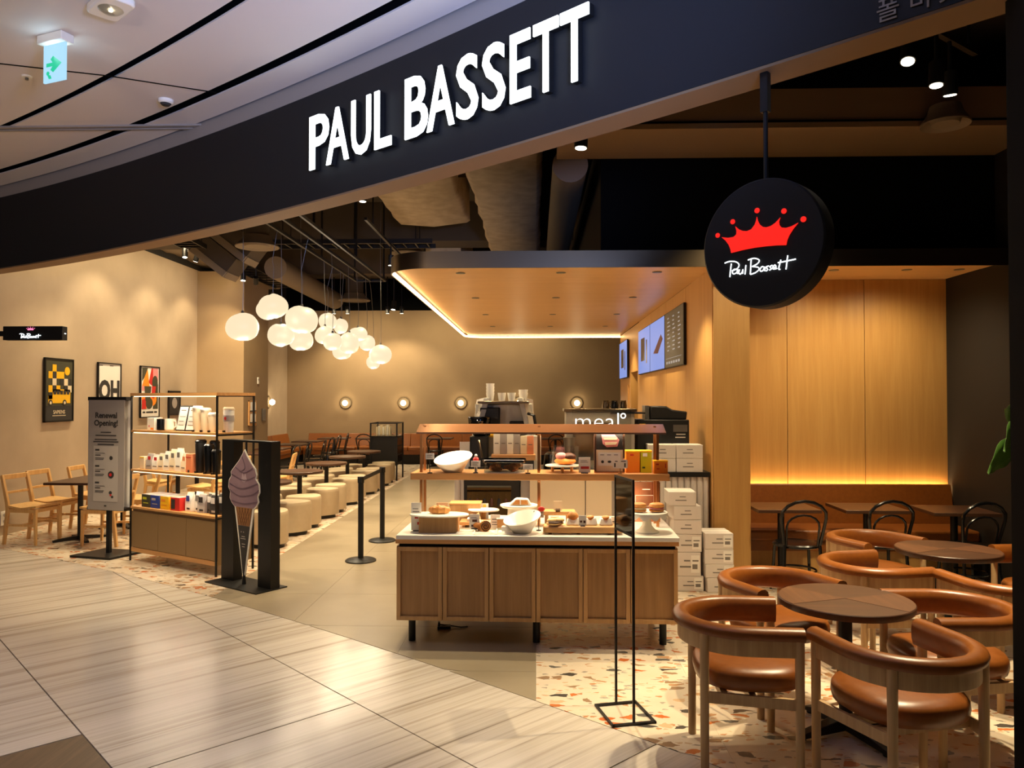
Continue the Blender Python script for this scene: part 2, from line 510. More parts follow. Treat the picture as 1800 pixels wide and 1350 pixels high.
# concourse ceiling: curved strips with open black slots between them
ceiling = st(ribbon(.02, .275, 4.25, 4.262).ob('ceiling', WHITEC))
ribbon(.37, .96, 4.25, 4.262).ob('panel', WHITEC, ceiling)
ribbon(1.025, 12, 4.25, 4.262).ob('panel', WHITEC, ceiling)
st(ribbon(.0, 1.3, 4.34, 4.36).ob('ceiling', VOID))
st(ribbon(-.05, -.01, 4.10, 4.40).ob('trim_1', GREYTRIM))
st(G().bx(-9.5, -2.95, 6.86, 6.90, 4.235, 4.252).bx(-9.5, -2.95, 6.94, 6.97, 4.235, 4.252).ob('trim_2', GREYTRIM))
jt = G()
for a, c in (((-4.9, 5.24), (-4.0, 5.57)), ((-4.0, 5.57), (-3.31, 5.81)), ((-3.31, 5.81), (-2.61, 6.16))):
    d = Vector((c[0]-a[0], c[1]-a[1])).normalized()*.009
    jt.prism([(a[0]-d[1], a[1]+d[0]), (c[0]-d[1], c[1]+d[0]), (c[0]+d[1], c[1]-d[0]), (a[0]+d[1], a[1]-d[0])], 4.247, 4.251)
st(jt.ob('trim_3', VOID))
# black curved fascia over the storefront with its beige underside
front = st(ribbon(0, -.15, 3.285, 4.12).ob('wall_front', BAND))
ribbon(-.002, -.20, 3.27, 3.284).ob('soffit', SOFFITB, front)
# end post of the storefront at the right
px_, py_ = 1.80, 2.915
st(G().bx(px_, px_+.3, py_-.10, py_+.06, 0, 3.28).ob('trim_4', POSTB))

# interior walls
WLX = -6.8
st(G().bx(WLX-.15, WLX, 8.9, 20.95, 0, 4.32).ob('wall_left', PLASTER))
st(G().bx(WLX-.15, WLX, 8.9, 20.95, 4.32, 5.0).ob('wall_left', DARKWALL))
st(G().prism([(-6.8, 15.2), (-5.85, 15.2), (-5.85, 16.6), (-6.8, 16.6)], 0, 4.30).ob('wall_left', PLASTER2))
st(G().bx(-7.2, 3.2, 20.8, 20.95, 0, 4.14).ob('wall_back', PLASTER2))
st(G().bx(-8, 3.2, 20.7, 20.95, 4.14, 5.0).ob('wall_back', VOID))
st(G().bx(3.1, 3.25, 15.4, 20.9, 0, 5.0).ob('wall_right', PLASTER2))
st(G().prism([(-8.4, 9.8), (-6.9, 8.5), (-3, 6.3), (.4, 4.0), (2.6, 2.1), (4.6, 2.1), (4.6, 21), (-8.4, 21)], 5.0, 5.1).ob('ceiling', DARKCEIL))
# oak partition with the menu screens, and the square oak pillar that ends it
part_ = st(G().bx(1.70, 1.82, 7.40, 12.88, 0, 3.0).ob('wall_right', OAKWALL))
G().bx(1.695, 2.04, 7.385, 7.40, 0, 3.0).ob('panel', OAKWALL, part_)
G().bx(1.82, 2.04, 7.40, 8.20, 0, 3.0).ob('panel', OAKWALL, part_)
for k in range(4):
    G().bx(1.688, 1.70, 7.40+1.3*k+.004, 8.70+1.3*k-.004, 0, 3.0).ob('panel', OAKWALL, part_)
st(G().bx(1.70, 1.82, 12.88, 13.8, 2.21, 3.0).ob('wall_right', OAKWALL))
pl = st(G().bx(1.70, 1.82, 13.8, 15.5, 0, 3.0).ob('wall_right', OAKWALL))
G().bx(1.69, 1.70, 14.05, 15.0, 0, 1.95).bx(1.68, 1.69, 14.10, 14.95, .02, 2.0).ob('door_leaf', OAKWALL, pl)
# seating recess
rec = st(G().bx(2.04, 4.40, 8.20, 8.32, 0, 3.0).ob('wall_back', DARKWALL))
px = [2.045, 2.645, 3.45, 4.30]
for a, c in zip(px, px[1:]):
    G().bx(a+.003, c-.003, 8.17, 8.20, 0, 2.998).ob('panel', OAKWALL, rec)
st(G().bx(4.30, 4.42, 2.1, 8.20, 0, 5.0).ob('wall_right', DARKWALL))
# bulkhead above the canopy, its unlit front coloured black for the shade, and the beam in front of it
st(G().bx(.62, 4.4, 7.35, 15.3, 3.12, 4.36).ob('wall_upper', DARKWALL))
st(G().bx(.62, 4.4, 7.30, 7.35, 3.12, 4.36).ob('wall_upper', VOID))
beam = st(G().bx(.2, 4.4, 6.5, 7.3, 4.03, 4.36).ob('ceiling', SOFFITB))
G().bx(.2, 4.4, 6.49, 6.50, 4.075, 4.09).ob('groove', VOID, beam)
# oak canopy: steel edge, oak planks, led strip along its left and rear edges, round downlights
def rounded(pts, rad, n=8):
    out = []
    m = len(pts)
    for i, p in enumerate(pts):
        r = rad[i]
        if r == 0: out.append(p); continue
        a = Vector(pts[i-1])-Vector(p); c = Vector(pts[(i+1) % m])-Vector(p); a.normalize(); c.normalize()
        o = Vector(p)+a*r+c*r
        for k in range(n+1):
            t = PI/2*k/n
            q = o - c*r*math.cos(t) - a*r*math.sin(t)
            out.append((q[0], q[1]))
    return out
can = rounded([(-1.41, 7.1), (4.3, 7.1), (4.3, 8.2), (1.69, 8.2), (1.69, 15.4), (-1.41, 15.4)], [.42, 0, 0, 0, 0, .42])
canopy = st(G().prism(can, 3.03, 3.10).ob('canopy', BLACK))
edge = rounded([(4.3, 7.1), (-1.41, 7.1), (-1.41, 15.4), (1.69, 15.4)], [0, .42, .42, 0])
def rev(p): return p[::-1]
prof = [(0, 2.958), (.012, 2.958), (.012, 3.115), (0, 3.115)]
G().sweep(edge, [(-q, z) for q, z in prof]).ob('fascia', STEEL, canopy)
led = [p for p in edge if p[0] < 1.6]
led = led[led.index(min(led, key=lambda p: p[1]+abs(p[0]+1.0)*.0)):]
inner = rounded([(-1.375, 7.5), (-1.375, 15.365), (1.69, 15.365)], [0, .39, 0])
G().sweep(inner, [(-.033, 2.962), (-.012, 2.962), (-.012, 2.990), (-.033, 2.990)]).ob('light_strip', STRIP, canopy)
yy = 7.115
while yy < 15.3:
    y1 = min(yy+.42, 15.33); x0 = -1.34
    if yy < 7.45: x0 = -1.36
    poly = [(x0, yy+.002), (4.295 if yy < 8.1 else 1.685, yy+.002), (4.295 if yy < 8.1 else 1.685, y1-.002), (x0, y1-.002)]
    if yy < 7.4: poly = rounded(poly, [.36, 0, 0, 0])
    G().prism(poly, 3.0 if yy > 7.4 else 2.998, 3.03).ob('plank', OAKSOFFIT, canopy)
    yy += .42
for i in range(4):
    for j, xx in enumerate((-.75, .25, 1.2)):
        yy = 7.62+1.9*i
        G().lathe([(.0, 0), (.045, 0), (.05, .004), (.0, .004)], 14, (xx, yy, 2.993)).ob('downlight', STEELD, canopy)
        G().lathe([(.0, 0), (.03, 0), (.0, .003)], 12, (xx, yy, 2.990)).ob('downlight_lens', LENSOFF, canopy)
        light('SPOT', 'canopy_spot', (xx, yy, 2.96), 34, WARM, .04, (xx, yy, 0), 105, .6)
for xx in (2.9, 3.6, 4.1):
    G().lathe([(.0, 0), (.045, 0), (.05, .004), (.0, .004)], 14, (xx, 7.55, 2.993)).ob('downlight', STEELD, canopy)
    G().lathe([(.0, 0), (.03, 0), (.0, .003)], 12, (xx, 7.55, 2.990)).ob('downlight_lens', LENSOFF, canopy)
    if xx < 4: light('SPOT', 'recess_spot', (xx, 7.55, 2.96), 25, WARM, .15, (xx, 7.85, 0), 160, 1.0)

# open ceiling: beams, ducts, trays
for i, (y0, y1, z0) in enumerate(((9.6, 9.9, 4.62), (12.6, 13.2, 4.35), (16.2, 16.6, 4.4))):
    st(G().bx(-8, .62, y0, y1, z0, 5.0).ob('ceiling_beam', DARKCEIL))
def duct(name, label, x0, x1, y0, y1, z0, z1, m, seed=0):
    rnd = random.Random(seed); n = max(2, int((y1-y0)/.28)); gg = G(); vs = []; fs = []
    for i in range(n+1):
        yq = y0+(y1-y0)*i/n; j = lambda: rnd.uniform(-.025, .025)
        e = .05
        ring = [(x0+j(), z0+e), (x0+e, z0+j()), ((x0+x1)/2, z0-.02+j()), (x1-e, z0+j()), (x1+j(), z0+e), (x1+j(), z1), (x0+j(), z1)]
        vs += [(q[0], yq, q[1]) for q in ring]
    for i in range(n):
        for k in range(7):
            l = (k+1) % 7
            fs.append((i*7+k, i*7+l, i*7+7+l, i*7+7+k))
    fs += [tuple(range(7)), tuple(n*7+k for k in range(6, -1, -1))]
    return tag(gg.add(vs, fs).ob(name, m, smooth=60), label, 'duct')
duct('ventilation_duct', 'wide insulated duct hanging under the open ceiling nearest the fascia', -2.1, -1.0, 7.6, 11.6, 4.40, 4.9, DUCTM, 1)
duct('ventilation_duct', 'insulated duct left of the round grey pipe above the canopy', -.75, .05, 7.0, 13.5, 4.15, 4.75, DUCTM, 2)
duct('ventilation_duct', 'insulated duct drop behind the canopy corner, hanging lowest', -1.9, -1.3, 13.3, 16.0, 3.85, 5.0, DUCTM, 3)
duct('ventilation_duct', 'long dark duct along the top of the left plaster wall', -7.0, -6.3, 11.0, 18.8, 4.45, 4.95, DUCTS, 4)
tag(G().cyl((.33, 7.31, 3.98), (.33, 15, 3.98), .17, n=22).ob('round_pipe', DUCTS), 'thick round grey pipe running back above the canopy', 'pipe')
tag(G().cyl((-4.6, 13.4, 4.06), (-4.75, 18.0, 4.06), .20, n=22).ob('round_pipe', DUCTS), 'thick round pipe under the ceiling above the ottomans', 'pipe')
for i, (x, y, z, r, lab) in enumerate(((-3.9, 10.6, 3.86, .30, 'round air diffuser nearest the first globe pendants'), (-2.25, 13.4, 4.28, .30, 'round air diffuser beside the canopy corner'),
                                  (-4.1, 17.2, 3.95, .36, 'round air diffuser farthest back above the globe pendants'), (3.35, 6.35, 3.98, .19, 'round air diffuser under the beam at upper right'))):
    t = thing('air_diffuser', lab, 'air diffuser', (x, y, z))
    G().lathe([(r*.55, .01), (r*.62, .05), (r*.98, .0), (r, .012), (r*.7, .10), (r*.62, .16), (0, .16)], 28).ob('flare', DUCTS, t)
    if i < 3: G().cyl((0, 0, .12), (0, 0, 5.0-z), r*.55, n=20).ob('neck', DARKCEIL, t)
    G().lathe([(0, .03), (r*.45, .03), (r*.5, .02), (r*.45, .045), (0, .045)], 24).ob('core', DUCTS, t)
def tray(label, a, c, z, w, n):
    a = Vector(a); c = Vector(c); d = (c-a); L_ = d.length; d.normalize()
    t = thing('cable_tray', label, 'cable tray', (a[0], a[1], z), math.atan2(d[1], d[0]))
    for sgn in (-1, 1): G().bx(0, L_, sgn*w/2-.012, sgn*w/2+.012, 0, .07).ob('side_rail', BLACK, t)
    for k in range(n): G().bx((k+.5)*L_/n-.012, (k+.5)*L_/n+.012, -w/2+.012, w/2-.012, .005, .03).ob('rung', BLACK, t)
    for k in (0.1, .9):
        for sgn in (-1, 1): G().cyl((k*L_, sgn*(w/2), .07), (k*L_, sgn*(w/2), 5-z), .008, n=6).ob('hanger_rod', BLACK, t)
tray('ladder cable tray crossing under the ceiling behind the pendants', (-4.2, 12.0), (-1.6, 12.0), 4.15, .4, 14)
tray('ladder cable tray running back beside the left wall', (-5.45, 10.6), (-5.6, 17.0), 4.20, .45, 20)
tray('ladder cable tray nearest the fascia above the retail shelf', (-5.0, 9.4), (-5.15, 11.4), 4.0, .35, 12)

for (x, y, z, tl, lab) in ((-4.55, 11.4, 4.0, 38, 'tilted slatted air unit left of the nearest diffuser'), (-5.05, 11.9, 3.86, 38, 'lower slatted air unit above the left wall spotlights')):
    t = thing('air_unit', lab, 'air unit', (x, y, z)); t.rotation_euler = (0, R(tl), 0)
    for a in (-.25, .25): G().bx(-.33, .33, a-.015, a+.015, -.05, .05).ob('side_frame', DUCTS, t)
    for a in (-.33, 0, .33): G().bx(a-.015, a+.015, -.235, .235, -.05, .05).ob('cross_frame', DUCTS, t)
    for k in range(8): G().bx(-.30+.08*k, -.27+.08*k, -.235, .235, -.03, .0).ob('slat', BLACK, t)
    G().bx(-.33, .33, -.25, .25, .05, .30).ob('housing', DARKCEIL, t)
    for a in (-.2, .2): G().cyl((0, a, .3), (-math.tan(R(tl))*.0, a, .9), .012, n=6).ob('hanger_rod', BLACK, t)
# ------------------------------------------------------------------ storefront signs
def fit_text(body, w, h, ext, bold=.0, y=0.0, cx=0, cz=0):
    """one FONT mesh scaled to a given width and height, centred on (cx, cz)"""
    gg = G(); gg.text(body, 1.0, y=0, ext=.5, bold=bold)
    co = [v.co for v in gg.bm.verts]
    x0 = min(c[0] for c in co); x1 = max(c[0] for c in co); z0 = min(c[2] for c in co); z1 = max(c[2] for c in co)
    for c in co:
        c[0] = cx+((c[0]-x0)/(x1-x0)-.5)*w; c[2] = cz+((c[2]-z0)/(z1-z0)-.5)*h; c[1] = y+c[1]*ext
    return gg
sign = thing('storefront_sign', 'large white illuminated PAUL BASSETT capital letters on the black curved fascia', 'sign', (-.8, g(-.8), 3.5))
for ch, x, w in (('P', -1.657, .236), ('A', -1.481, .262), ('U', -1.266, .215), ('L', -1.077, .179), ('B', -.809, .224), ('A', -.628, .255),
                 ('S', -.44, .19), ('S', -.265, .19), ('E', -.10, .16), ('T', .048, .185), ('T', .205, .20)):
    x += .045; p = offs(x, .055); a = math.atan(-.86-.054*x)
    e = fit_text(ch, w, .41, .010, .012).ob('letter', SIGNW, sign, (p[0]+.8, p[1]-g(-.8), .205), (0, 0, a), smooth=0)
    fit_text(ch, w, .41, .04, .012, y=.027).ob('letter_return', BLACK, e, smooth=0)
kr = thing('lettering', 'small Korean shop name in pale letters at the right end of the fascia', 'sign', (1.5, g(1.5), 3.31))
p = offs(1.5, .004)
G().text('폴 바셋', .105, y=0, z=-.02, ext=.002).ob('letters', GREYL, kr, (p[0]-1.5+.03, p[1]-g(1.5)-.03, .02), (0, 0, math.atan(-.93)), smooth=0)

SCRIPT = [[(470, 850), (462, 910), (455, 975)], [(405, 845), (450, 830), (510, 832), (545, 858), (530, 895), (475, 918)],
          [(530, 908), (500, 903), (480, 925), (490, 945), (520, 935), (533, 906), (531, 945)], [(550, 905), (543, 935), (556, 948), (575, 930), (583, 903), (580, 944)],
          [(612, 865), (603, 950)], [(662, 815), (653, 950)], [(632, 818), (690, 803), (738, 820), (722, 852), (672, 878)], [(672, 878), (725, 885), (736, 905), (700, 935), (655, 950)],
          [(786, 886), (765, 880), (745, 902), (752, 922), (775, 912), (788, 884), (789, 920)], [(826, 874), (802, 884), (816, 905), (800, 920)], [(860, 868), (836, 880), (850, 898), (832, 912)],
          [(868, 893), (892, 884), (884, 866), (866, 880), (868, 902), (902, 896)], [(936, 820), (917, 898), (930, 904)], [(998, 782), (982, 905)], [(910, 846), (985, 832), (1068, 815)]]
def smooth_path(p, k=4):
    out = []
    for i in range(len(p)-1):
        a = p[max(i-1, 0)]; b_ = p[i]; c = p[i+1]; d = p[min(i+2, len(p)-1)]
        for j in range(k):
            t = j/k
            out.append(tuple(.5*((2*b_[q])+(-a[q]+c[q])*t+(2*a[q]-5*b_[q]+4*c[q]-d[q])*t*t+(-a[q]+3*b_[q]-3*c[q]+d[q])*t**3) for q in range(2)))
    return out+[p[-1]]
def unskew(x, y): return ((x-751)/569, (664-(y+.118*(x-751)))/586)
def script_tubes(gg, s, r, y, ox=0, oz=0):
    for strk in SCRIPT:
        pts = [unskew(*q) for q in smooth_path(strk)]
        gg.tube([(ox+a*s, y, oz+c*s) for a, c in pts], r, 6)
    return gg
CROWN = [(470, 750), (462, 712), (445, 672), (412, 630), (375, 600), (440, 608), (495, 602), (522, 578), (524, 545), (512, 503), (545, 532), (585, 549), (625, 552), (665, 538), (700, 495), (712, 460), (720, 425),
         (728, 462), (745, 497), (775, 520), (808, 525), (850, 514), (890, 488), (935, 443), (922, 478), (926, 510), (945, 533), (985, 538), (1035, 525), (1093, 497), (1050, 548), (1015, 600), (995, 645), (985, 690), (900, 690), (800, 696), (700, 706), (590, 724)]
def crown(gg, s, y, ox=0, oz=0):
    gg.face([(ox+a*s, oz+c*s) for a, c in (unskew(*q) for q in CROWN)], y, .004)
    for x, y_, r in ((335, 581, 22), (486, 459, 23), (721, 368, 24), (967, 387, 24), (1137, 468, 25)):
        a, c = unskew(x, y_); gg.disc(ox+a*s, oz+c*s, r/580*s, y, .004)
    return gg
Rd = .298
dc = thing('round_sign', 'round black hanging sign with red crown and white script', 'sign', (1.073, 3.6, 2.465), math.atan(-.86-.054*1.07))
M = Matrix.Rotation(PI/2, 4, 'X')
G().lathe([(0, -.055), (Rd-.008, -.055), (Rd, -.047), (Rd, .047), (Rd-.008, .055), (0, .055)], 64, M=M).ob('disc', SIGNB, dc, smooth=40)
crown(G(), Rd, -.056).ob('crown', SIGNR, dc, smooth=0)
script_tubes(G(), Rd, .0027, -.058).ob('script_lettering', SIGNS, dc)
G().cyl((0, 0, Rd-.01), (0, 0, 1.0), .011, n=8).bx(-.018, .018, -.018, .018, .62, 1.0).ob('hanging_pole', BLACK, dc)
bl = thing('blade_sign', 'black box sign with small lit script at the left wall', 'sign', (-5.97, 8.92, 2.44))
G().bx(-.36, .36, 0, .10, 0, .165).bx(-.95, -.36, .03, .07, .05, .11).ob('box', BLACK, bl, bev=.004)
script_tubes(G(), .22, .0042, -.004, -.02, .125).ob('script_lettering', SIGNS, bl)
crown(G(), .07, -.002, -.02, .122).ob('crown', SIGNP, bl, smooth=0)
G().bx(.360, .362, .04, .07, .075, .085).ob('end_lettering', SIGNS, bl)

# ------------------------------------------------------------------ concourse ceiling fittings
ex = thing('exit_sign', 'small hanging green arrow exit sign on the concourse ceiling', 'sign', (-3.31, 5.15, 3.93), R(-20))
G().bx(-.12, .12, -.05, .05, .26, .32).ob('housing', WHITE, ex, bev=.006)
G().bx(-.105, .105, -.008, .008, 0, .26).ob('panel', EXITW, ex, bev=.002)
G().face([(-.07, .13), (-.01, .13), (-.03, .155), (-.005, .175), (.075, .118), (-.005, .062), (-.03, .082), (-.01, .105), (-.07, .105)], -.010).disc(-.055, .06, .014, -.010).face([(-.06, .05), (-.03, .045), (-.02, .02), (-.045, .02)], -.010).ob('arrow', EXITG, ex, smooth=0)
light('POINT', 'sign_glow', (-3.31, 5.15, 4.12), .9, (.6, .85, 1.0), .08)
sd = thing('smoke_detector', 'round white smoke detector below the ceiling slot', 'smoke detector', (-3.1, 6.30, 4.25))
G().lathe([(0, -.045), (.03, -.045), (.045, -.03), (.06, -.022), (.062, 0), (0, 0)], 20).ob('body', WHITE, sd)
G().lathe([(.031, -.047), (.044, -.031), (.040, -.031), (.030, -.043)], 20).ob('vent', INK, sd)
sp = thing('sprinkler', 'small white ceiling sprinkler near the exit sign', 'sprinkler', (-3.95, 5.80, 4.25))
G().lathe([(0, -.012), (.035, -.010), (.04, 0), (0, 0)], 18).ob('plate', WHITE, sp)
G().lathe([(0, -.03), (.012, -.03), (.012, -.012), (0, -.012)], 12).ob('head', STEELD, sp)
sp2 = dup(sp, (-6.5, 7.9, 4.25), 0, 'tiny ceiling sprinkler at the far left edge')
el_ = thing('emergency_light', 'white oval emergency light cut by the top edge', 'light', (-2.68, 4.72, 4.25), R(-40))
G().prism(rounded([(-.16, -.10), (.16, -.10), (.16, .10), (-.16, .10)], [.05]*4), -.05, 0).ob('body', WHITE, el_, bev=.012)
G().lathe([(0, -.075), (.05, -.068), (.075, -.05), (0, -.05)], 20).ob('dome', CLEAR, el_)
G().blob((0, 0, -.058), (.012, .012, .006)).ob('bulb', LENS, el_)

# ------------------------------------------------------------------ spotlights
def spot_on(name, label, loc, aim, top, energy=60, angle=50, r=.045, ln=.15, cat='spotlight', group=None):
    """cylinder head at loc pointing to aim, stem up to a height"""
    t = thing(name, label, cat, loc, 0, group)
    d = (Vector(aim)-Vector(loc)).normalized()
    G().cyl(-d*ln, d*0, r, n=16).ob('head', BLACK, t)
    G().cyl(d*.0005, d*.003, r*.82, n=16).ob('lens', LENS, t)
    q = -d*ln*.75
    G().cyl(q, (q[0], q[1], top-loc[2]), .013, n=8).ob('stem', BLACK, t)
    if energy: light('SPOT', 'lamp', d*.02, energy, WARM, .035, d*2, angle, .55, parent=t)
    return t
def track(label, a, c, z):
    t = thing('lighting_track', label, 'lighting track', (a[0], a[1], z))
    dx, dy = c[0]-a[0], c[1]-a[1]; l = math.hypot(dx, dy); an = math.atan2(dy, dx)
    t.rotation_euler = (0, 0, an)
    G().bx(0, l, -.018, .018, 0, .035).ob('rail', BLACK, t)
    for k in (.08, .92): G().cyl((l*k, 0, .035), (l*k, 0, 5-z), .012, n=6).ob('hanger', BLACK, t)
    return t
track('black lighting track above the armchairs at the upper right', (2.05, 4.53), (2.95, 5.21), 4.05)
spot_on('spotlight', 'leftmost of three spotlights on the upper right track', (2.22, 4.62, 3.76), (1.5, 3.6, .5), 4.05, 150, 62)
spot_on('spotlight', 'middle spotlight on the upper right track', (2.51, 4.86, 3.71), (2.3, 4.6, .5), 4.05, 150, 66)
spot_on('spotlight', 'rightmost, lowest spotlight on the upper right track', (2.68, 5.02, 3.71), (3.0, 5.6, .4), 4.05, 120, 66)
spot_on('spotlight', 'single cylinder spotlight beside the black bulkhead', (.33, 5.6, 3.58), (.2, 5.5, .7), 5, 120, 58, .05, .16)
spot_on('spotlight', 'spotlight above the left end of the bakery display', (-1.0, 4.95+1.3, 3.65), (-.6, 5.8, .7), 5, 110, 58, .045, .15)
spot_on('spotlight', 'cylinder downlight just under the fascia left of centre', (-2.05, 9.0, 4.08), (-2.05, 9.0, 0), 5, 110, 75)
track('black lighting track running back left of the canopy', (-2.15, 9.6), (-2.15, 15.2), 4.0)
spot_on('spotlight', 'cylinder spotlight beside the canopy corner', (-2.15, 11.3, 3.72), (-2.2, 11.6, 0), 4.0, 110, 75)
track('black lighting track along the top of the left wall', (-5.9, 9.4), (-5.9, 15.6), 4.32)
wlsp = [(-5.9, 10.9), (-5.9, 11.5), (-5.9, 12.7), (-5.9, 13.1), (-5.9, 14.0), (-5.9, 14.5)]
nm = ['first', 'second', 'third', 'fourth', 'fifth', 'sixth']
for i, (x, y) in enumerate(wlsp):
    aim = (-6.8, y+.3, 1.6) if i % 2 else (-5.6, y-.6, .6)
    spot_on('spotlight', f'{nm[i]} spotlight from the fascia on the left wall track', (x, y, 4.12), aim, 4.33, 24 if i % 2 else 48, 100)
spot_on('spotlight', 'left of the pair of spotlights above the first globe', (-5.1, 13.2, 3.80), (-5.0, 12.6, 0), 5, 80, 75)
spot_on('spotlight', 'right of the pair of spotlights above the first globe', (-4.95, 13.4, 3.78), (-5.85, 15.9, 1.6), 5, 130, 70)
for i, (x, lab) in enumerate(((-5.25, 'leftmost'), (-4.9, 'second from left'), (-3.85, 'third from left'), (-3.48, 'rightmost'))):
    spot_on('spotlight', f'{lab} small spotlight at the top of the rear wall', (x, 19.8, 3.95), (x, 20.4, 0), 5.0, 36, 110, .05, .18)
spot_on('spotlight', 'stubby spotlight left of the canopy edge at the back', (-2.9, 15.5, 3.55), (-3.2, 15.0, 0), 5, 120, 85, .05, .18)
for i, (x, y, e) in enumerate(((-3.6, 10.2, 130), (-3.6, 13.0, 130), (-4.9, 10.6, 70))):
    light('SPOT', 'aisle_spot', (x+.4, y, 4.0), e, WARM, .04, (x+.3, y, 0), 90, .6)
for y in (10.4, 12.2, 14.0): light('AREA', 'wall_washer', (-5.9, y, 4.28), 7, WARM, 1.6, (-6.9, y, 1.6), sy=.06)  # added area lights without fixtures, evening out the left wall
for x in (-4.6, -2.4, -.4): light('AREA', 'rear_wall_washer', (x, 19.6, 4.0), 11, WARM, 1.6, (x, 20.9, 1.2), sy=.06)  # added area lights without fixtures, lifting the rear wall
light('SPOT', 'pillar_spot', (2.3, 5.2, 3.9), 75, WARM, .04, (1.85, 7.4, 1.5), 62, .8)  # added fill with no fixture, brightens the oak pillar
light('SPOT', 'shelf_spot', (-3.4, 6.9, 3.2), 80, WARM, .04, (-3.7, 7.7, .4), 80, .7)
light('SPOT', 'aisle_spot', (-1.9, 7.6, 3.9), 100, WARM, .04, (-1.9, 7.6, 0), 80, .6)

# ------------------------------------------------------------------ globe pendants on their hanging rails
rf = thing('pendant_frame', 'black hanging rail frame that carries the globe pendants', 'rail frame', (-2.69, 8.0, 3.66))
for x in (-.24, 0, .235): G().bx(x-.014, x+.014, -1.0, 4.42, -.012, .024).ob('rail', BLACK, rf)
for y in (-1.0, 4.42): G().bx(-.25, .25, y-.014, y+.014, -.012, .024).ob('cross_rail', BLACK, rf)
for y in (.4, 2.4, 4.3):
    for x in (-.24, .235): G().cyl((x, y, .02), (x, y, 1.34), .016, n=6).ob('hanger_rod', BLACK, rf)
PEND = [(-3.21, 8.3, 2.53, .34, .30, 'globe pendant hanging alone at the left end of the cluster'),
        (-2.98, 8.6, 2.79, .32, .27, 'lopsided globe pendant, highest of the cluster'),
        (-2.77, 9.0, 2.68, .40, .31, 'largest globe pendant, wide and flattened'),
        (-3.12, 9.3, 2.52, .325, .275, 'low oval globe pendant left of the largest one'),
        (-3.09, 10.0, 2.52, .31, .28, 'globe pendant half hidden below the largest one'),
        (-3.01, 11.0, 2.86, .245, .245, 'small round globe pendant at upper middle of the cluster'),
        (-2.92, 11.4, 2.83, .215, .225, 'small globe pendant tucked behind the upper middle one'),
        (-2.91, 10.5, 2.62, .28, .24, 'globe pendant peeping out between the largest and the middle ones'),
        (-2.67, 10.0, 2.495, .25, .22, 'round globe pendant low in the middle of the cluster'),
        (-2.67, 10.9, 2.54, .29, .295, 'large upright globe pendant right of the middle'),
        (-2.95, 11.6, 2.47, .285, .25, 'lowest globe pendant under the middle of the cluster'),
        (-2.66, 11.4, 2.708, .28, .20, 'flat globe pendant showing above the right half'),
        (-2.66, 12.0, 2.62, .26, .24, 'small globe pendant on the right of the upright one'),
        (-2.30, 11.3, 2.40, .325, .28, 'globe pendant at the right end of the cluster'),
        (-2.62, 12.3, 2.33, .225, .21, 'smallest globe pendant, lowest at the right end')]
for i, (x, y, z, w, h, lab) in enumerate(PEND):
    t = thing('globe_pendant', 'glowing white ' + lab, 'pendant lamp', (x, y, z), 0, 'white globe pendants')
    s = G(); s.blob((0, 0, 0), (w/2, w/2, h/2), 24, 14, .035, i+3, .82)
    if i == 1: s.blob((-.06, 0, -.03), (w*.42, w*.4, h*.42), 20, 12, .02, 5)
    s.ob('glass_globe', GLOBE, t, rot=(0, R(random.uniform(-10, 10)), 0), smooth=180)
    G().cyl((0, 0, h/2-.012), (0, 0, h/2+.03), .02, .012, n=10).ob('cap', STEELD, t)
    rx = min((-2.93, -2.69, -2.455), key=lambda q: abs(q-x)); top = 3.66-z
    if abs(rx-x) > .13: rx = x; top = 5.0-z
    G().tube([(0, 0, h/2+.02), (.008, 0, h/2+.3), (-.01, .006, top*.6), ((rx-x)*.7, 0, top*.93), (rx-x, 0, top)], .0032, 5).ob('cord', STEELD, t)
    light('POINT', 'globe_glow', (0, 0, -h/2-.05), 3.2, (1, .80, .55), .10, parent=t)

# ------------------------------------------------------------------ sconces on the rear walls
def sconce(label, loc, rz):
    t = thing('wall_sconce', label, 'wall lamp', loc, rz, 'brass disc sconces')
    M = Matrix.Rotation(PI/2, 4, 'X')
    G().lathe([(0, 0), (.155, 0), (.160, .012), (.150, .022), (.12, .014), (0, .012)], 36, M=M).ob('disc', SCONCE, t)
    G().cyl((0, -.01, 0), (0, -.06, 0), .03, n=12).ob('socket', BRASS, t)
    G().blob((0, -.10, 0), (.072, .072, .072), 18, 12).ob('bulb', BULB, t)
for x, lab in ((-5.18, 'leftmost'), (-3.59, 'second from left'), (-2.03, 'third from left'), (-.46, 'fourth from left'), (1.106, 'rightmost')):
    sconce(f'{lab} round brass sconce on the rear wall', (x, 20.79, 1.62), 0)
sconce('round brass sconce seen edge-on on the side wall', (-6.79, 19.3, 1.65), R(90))
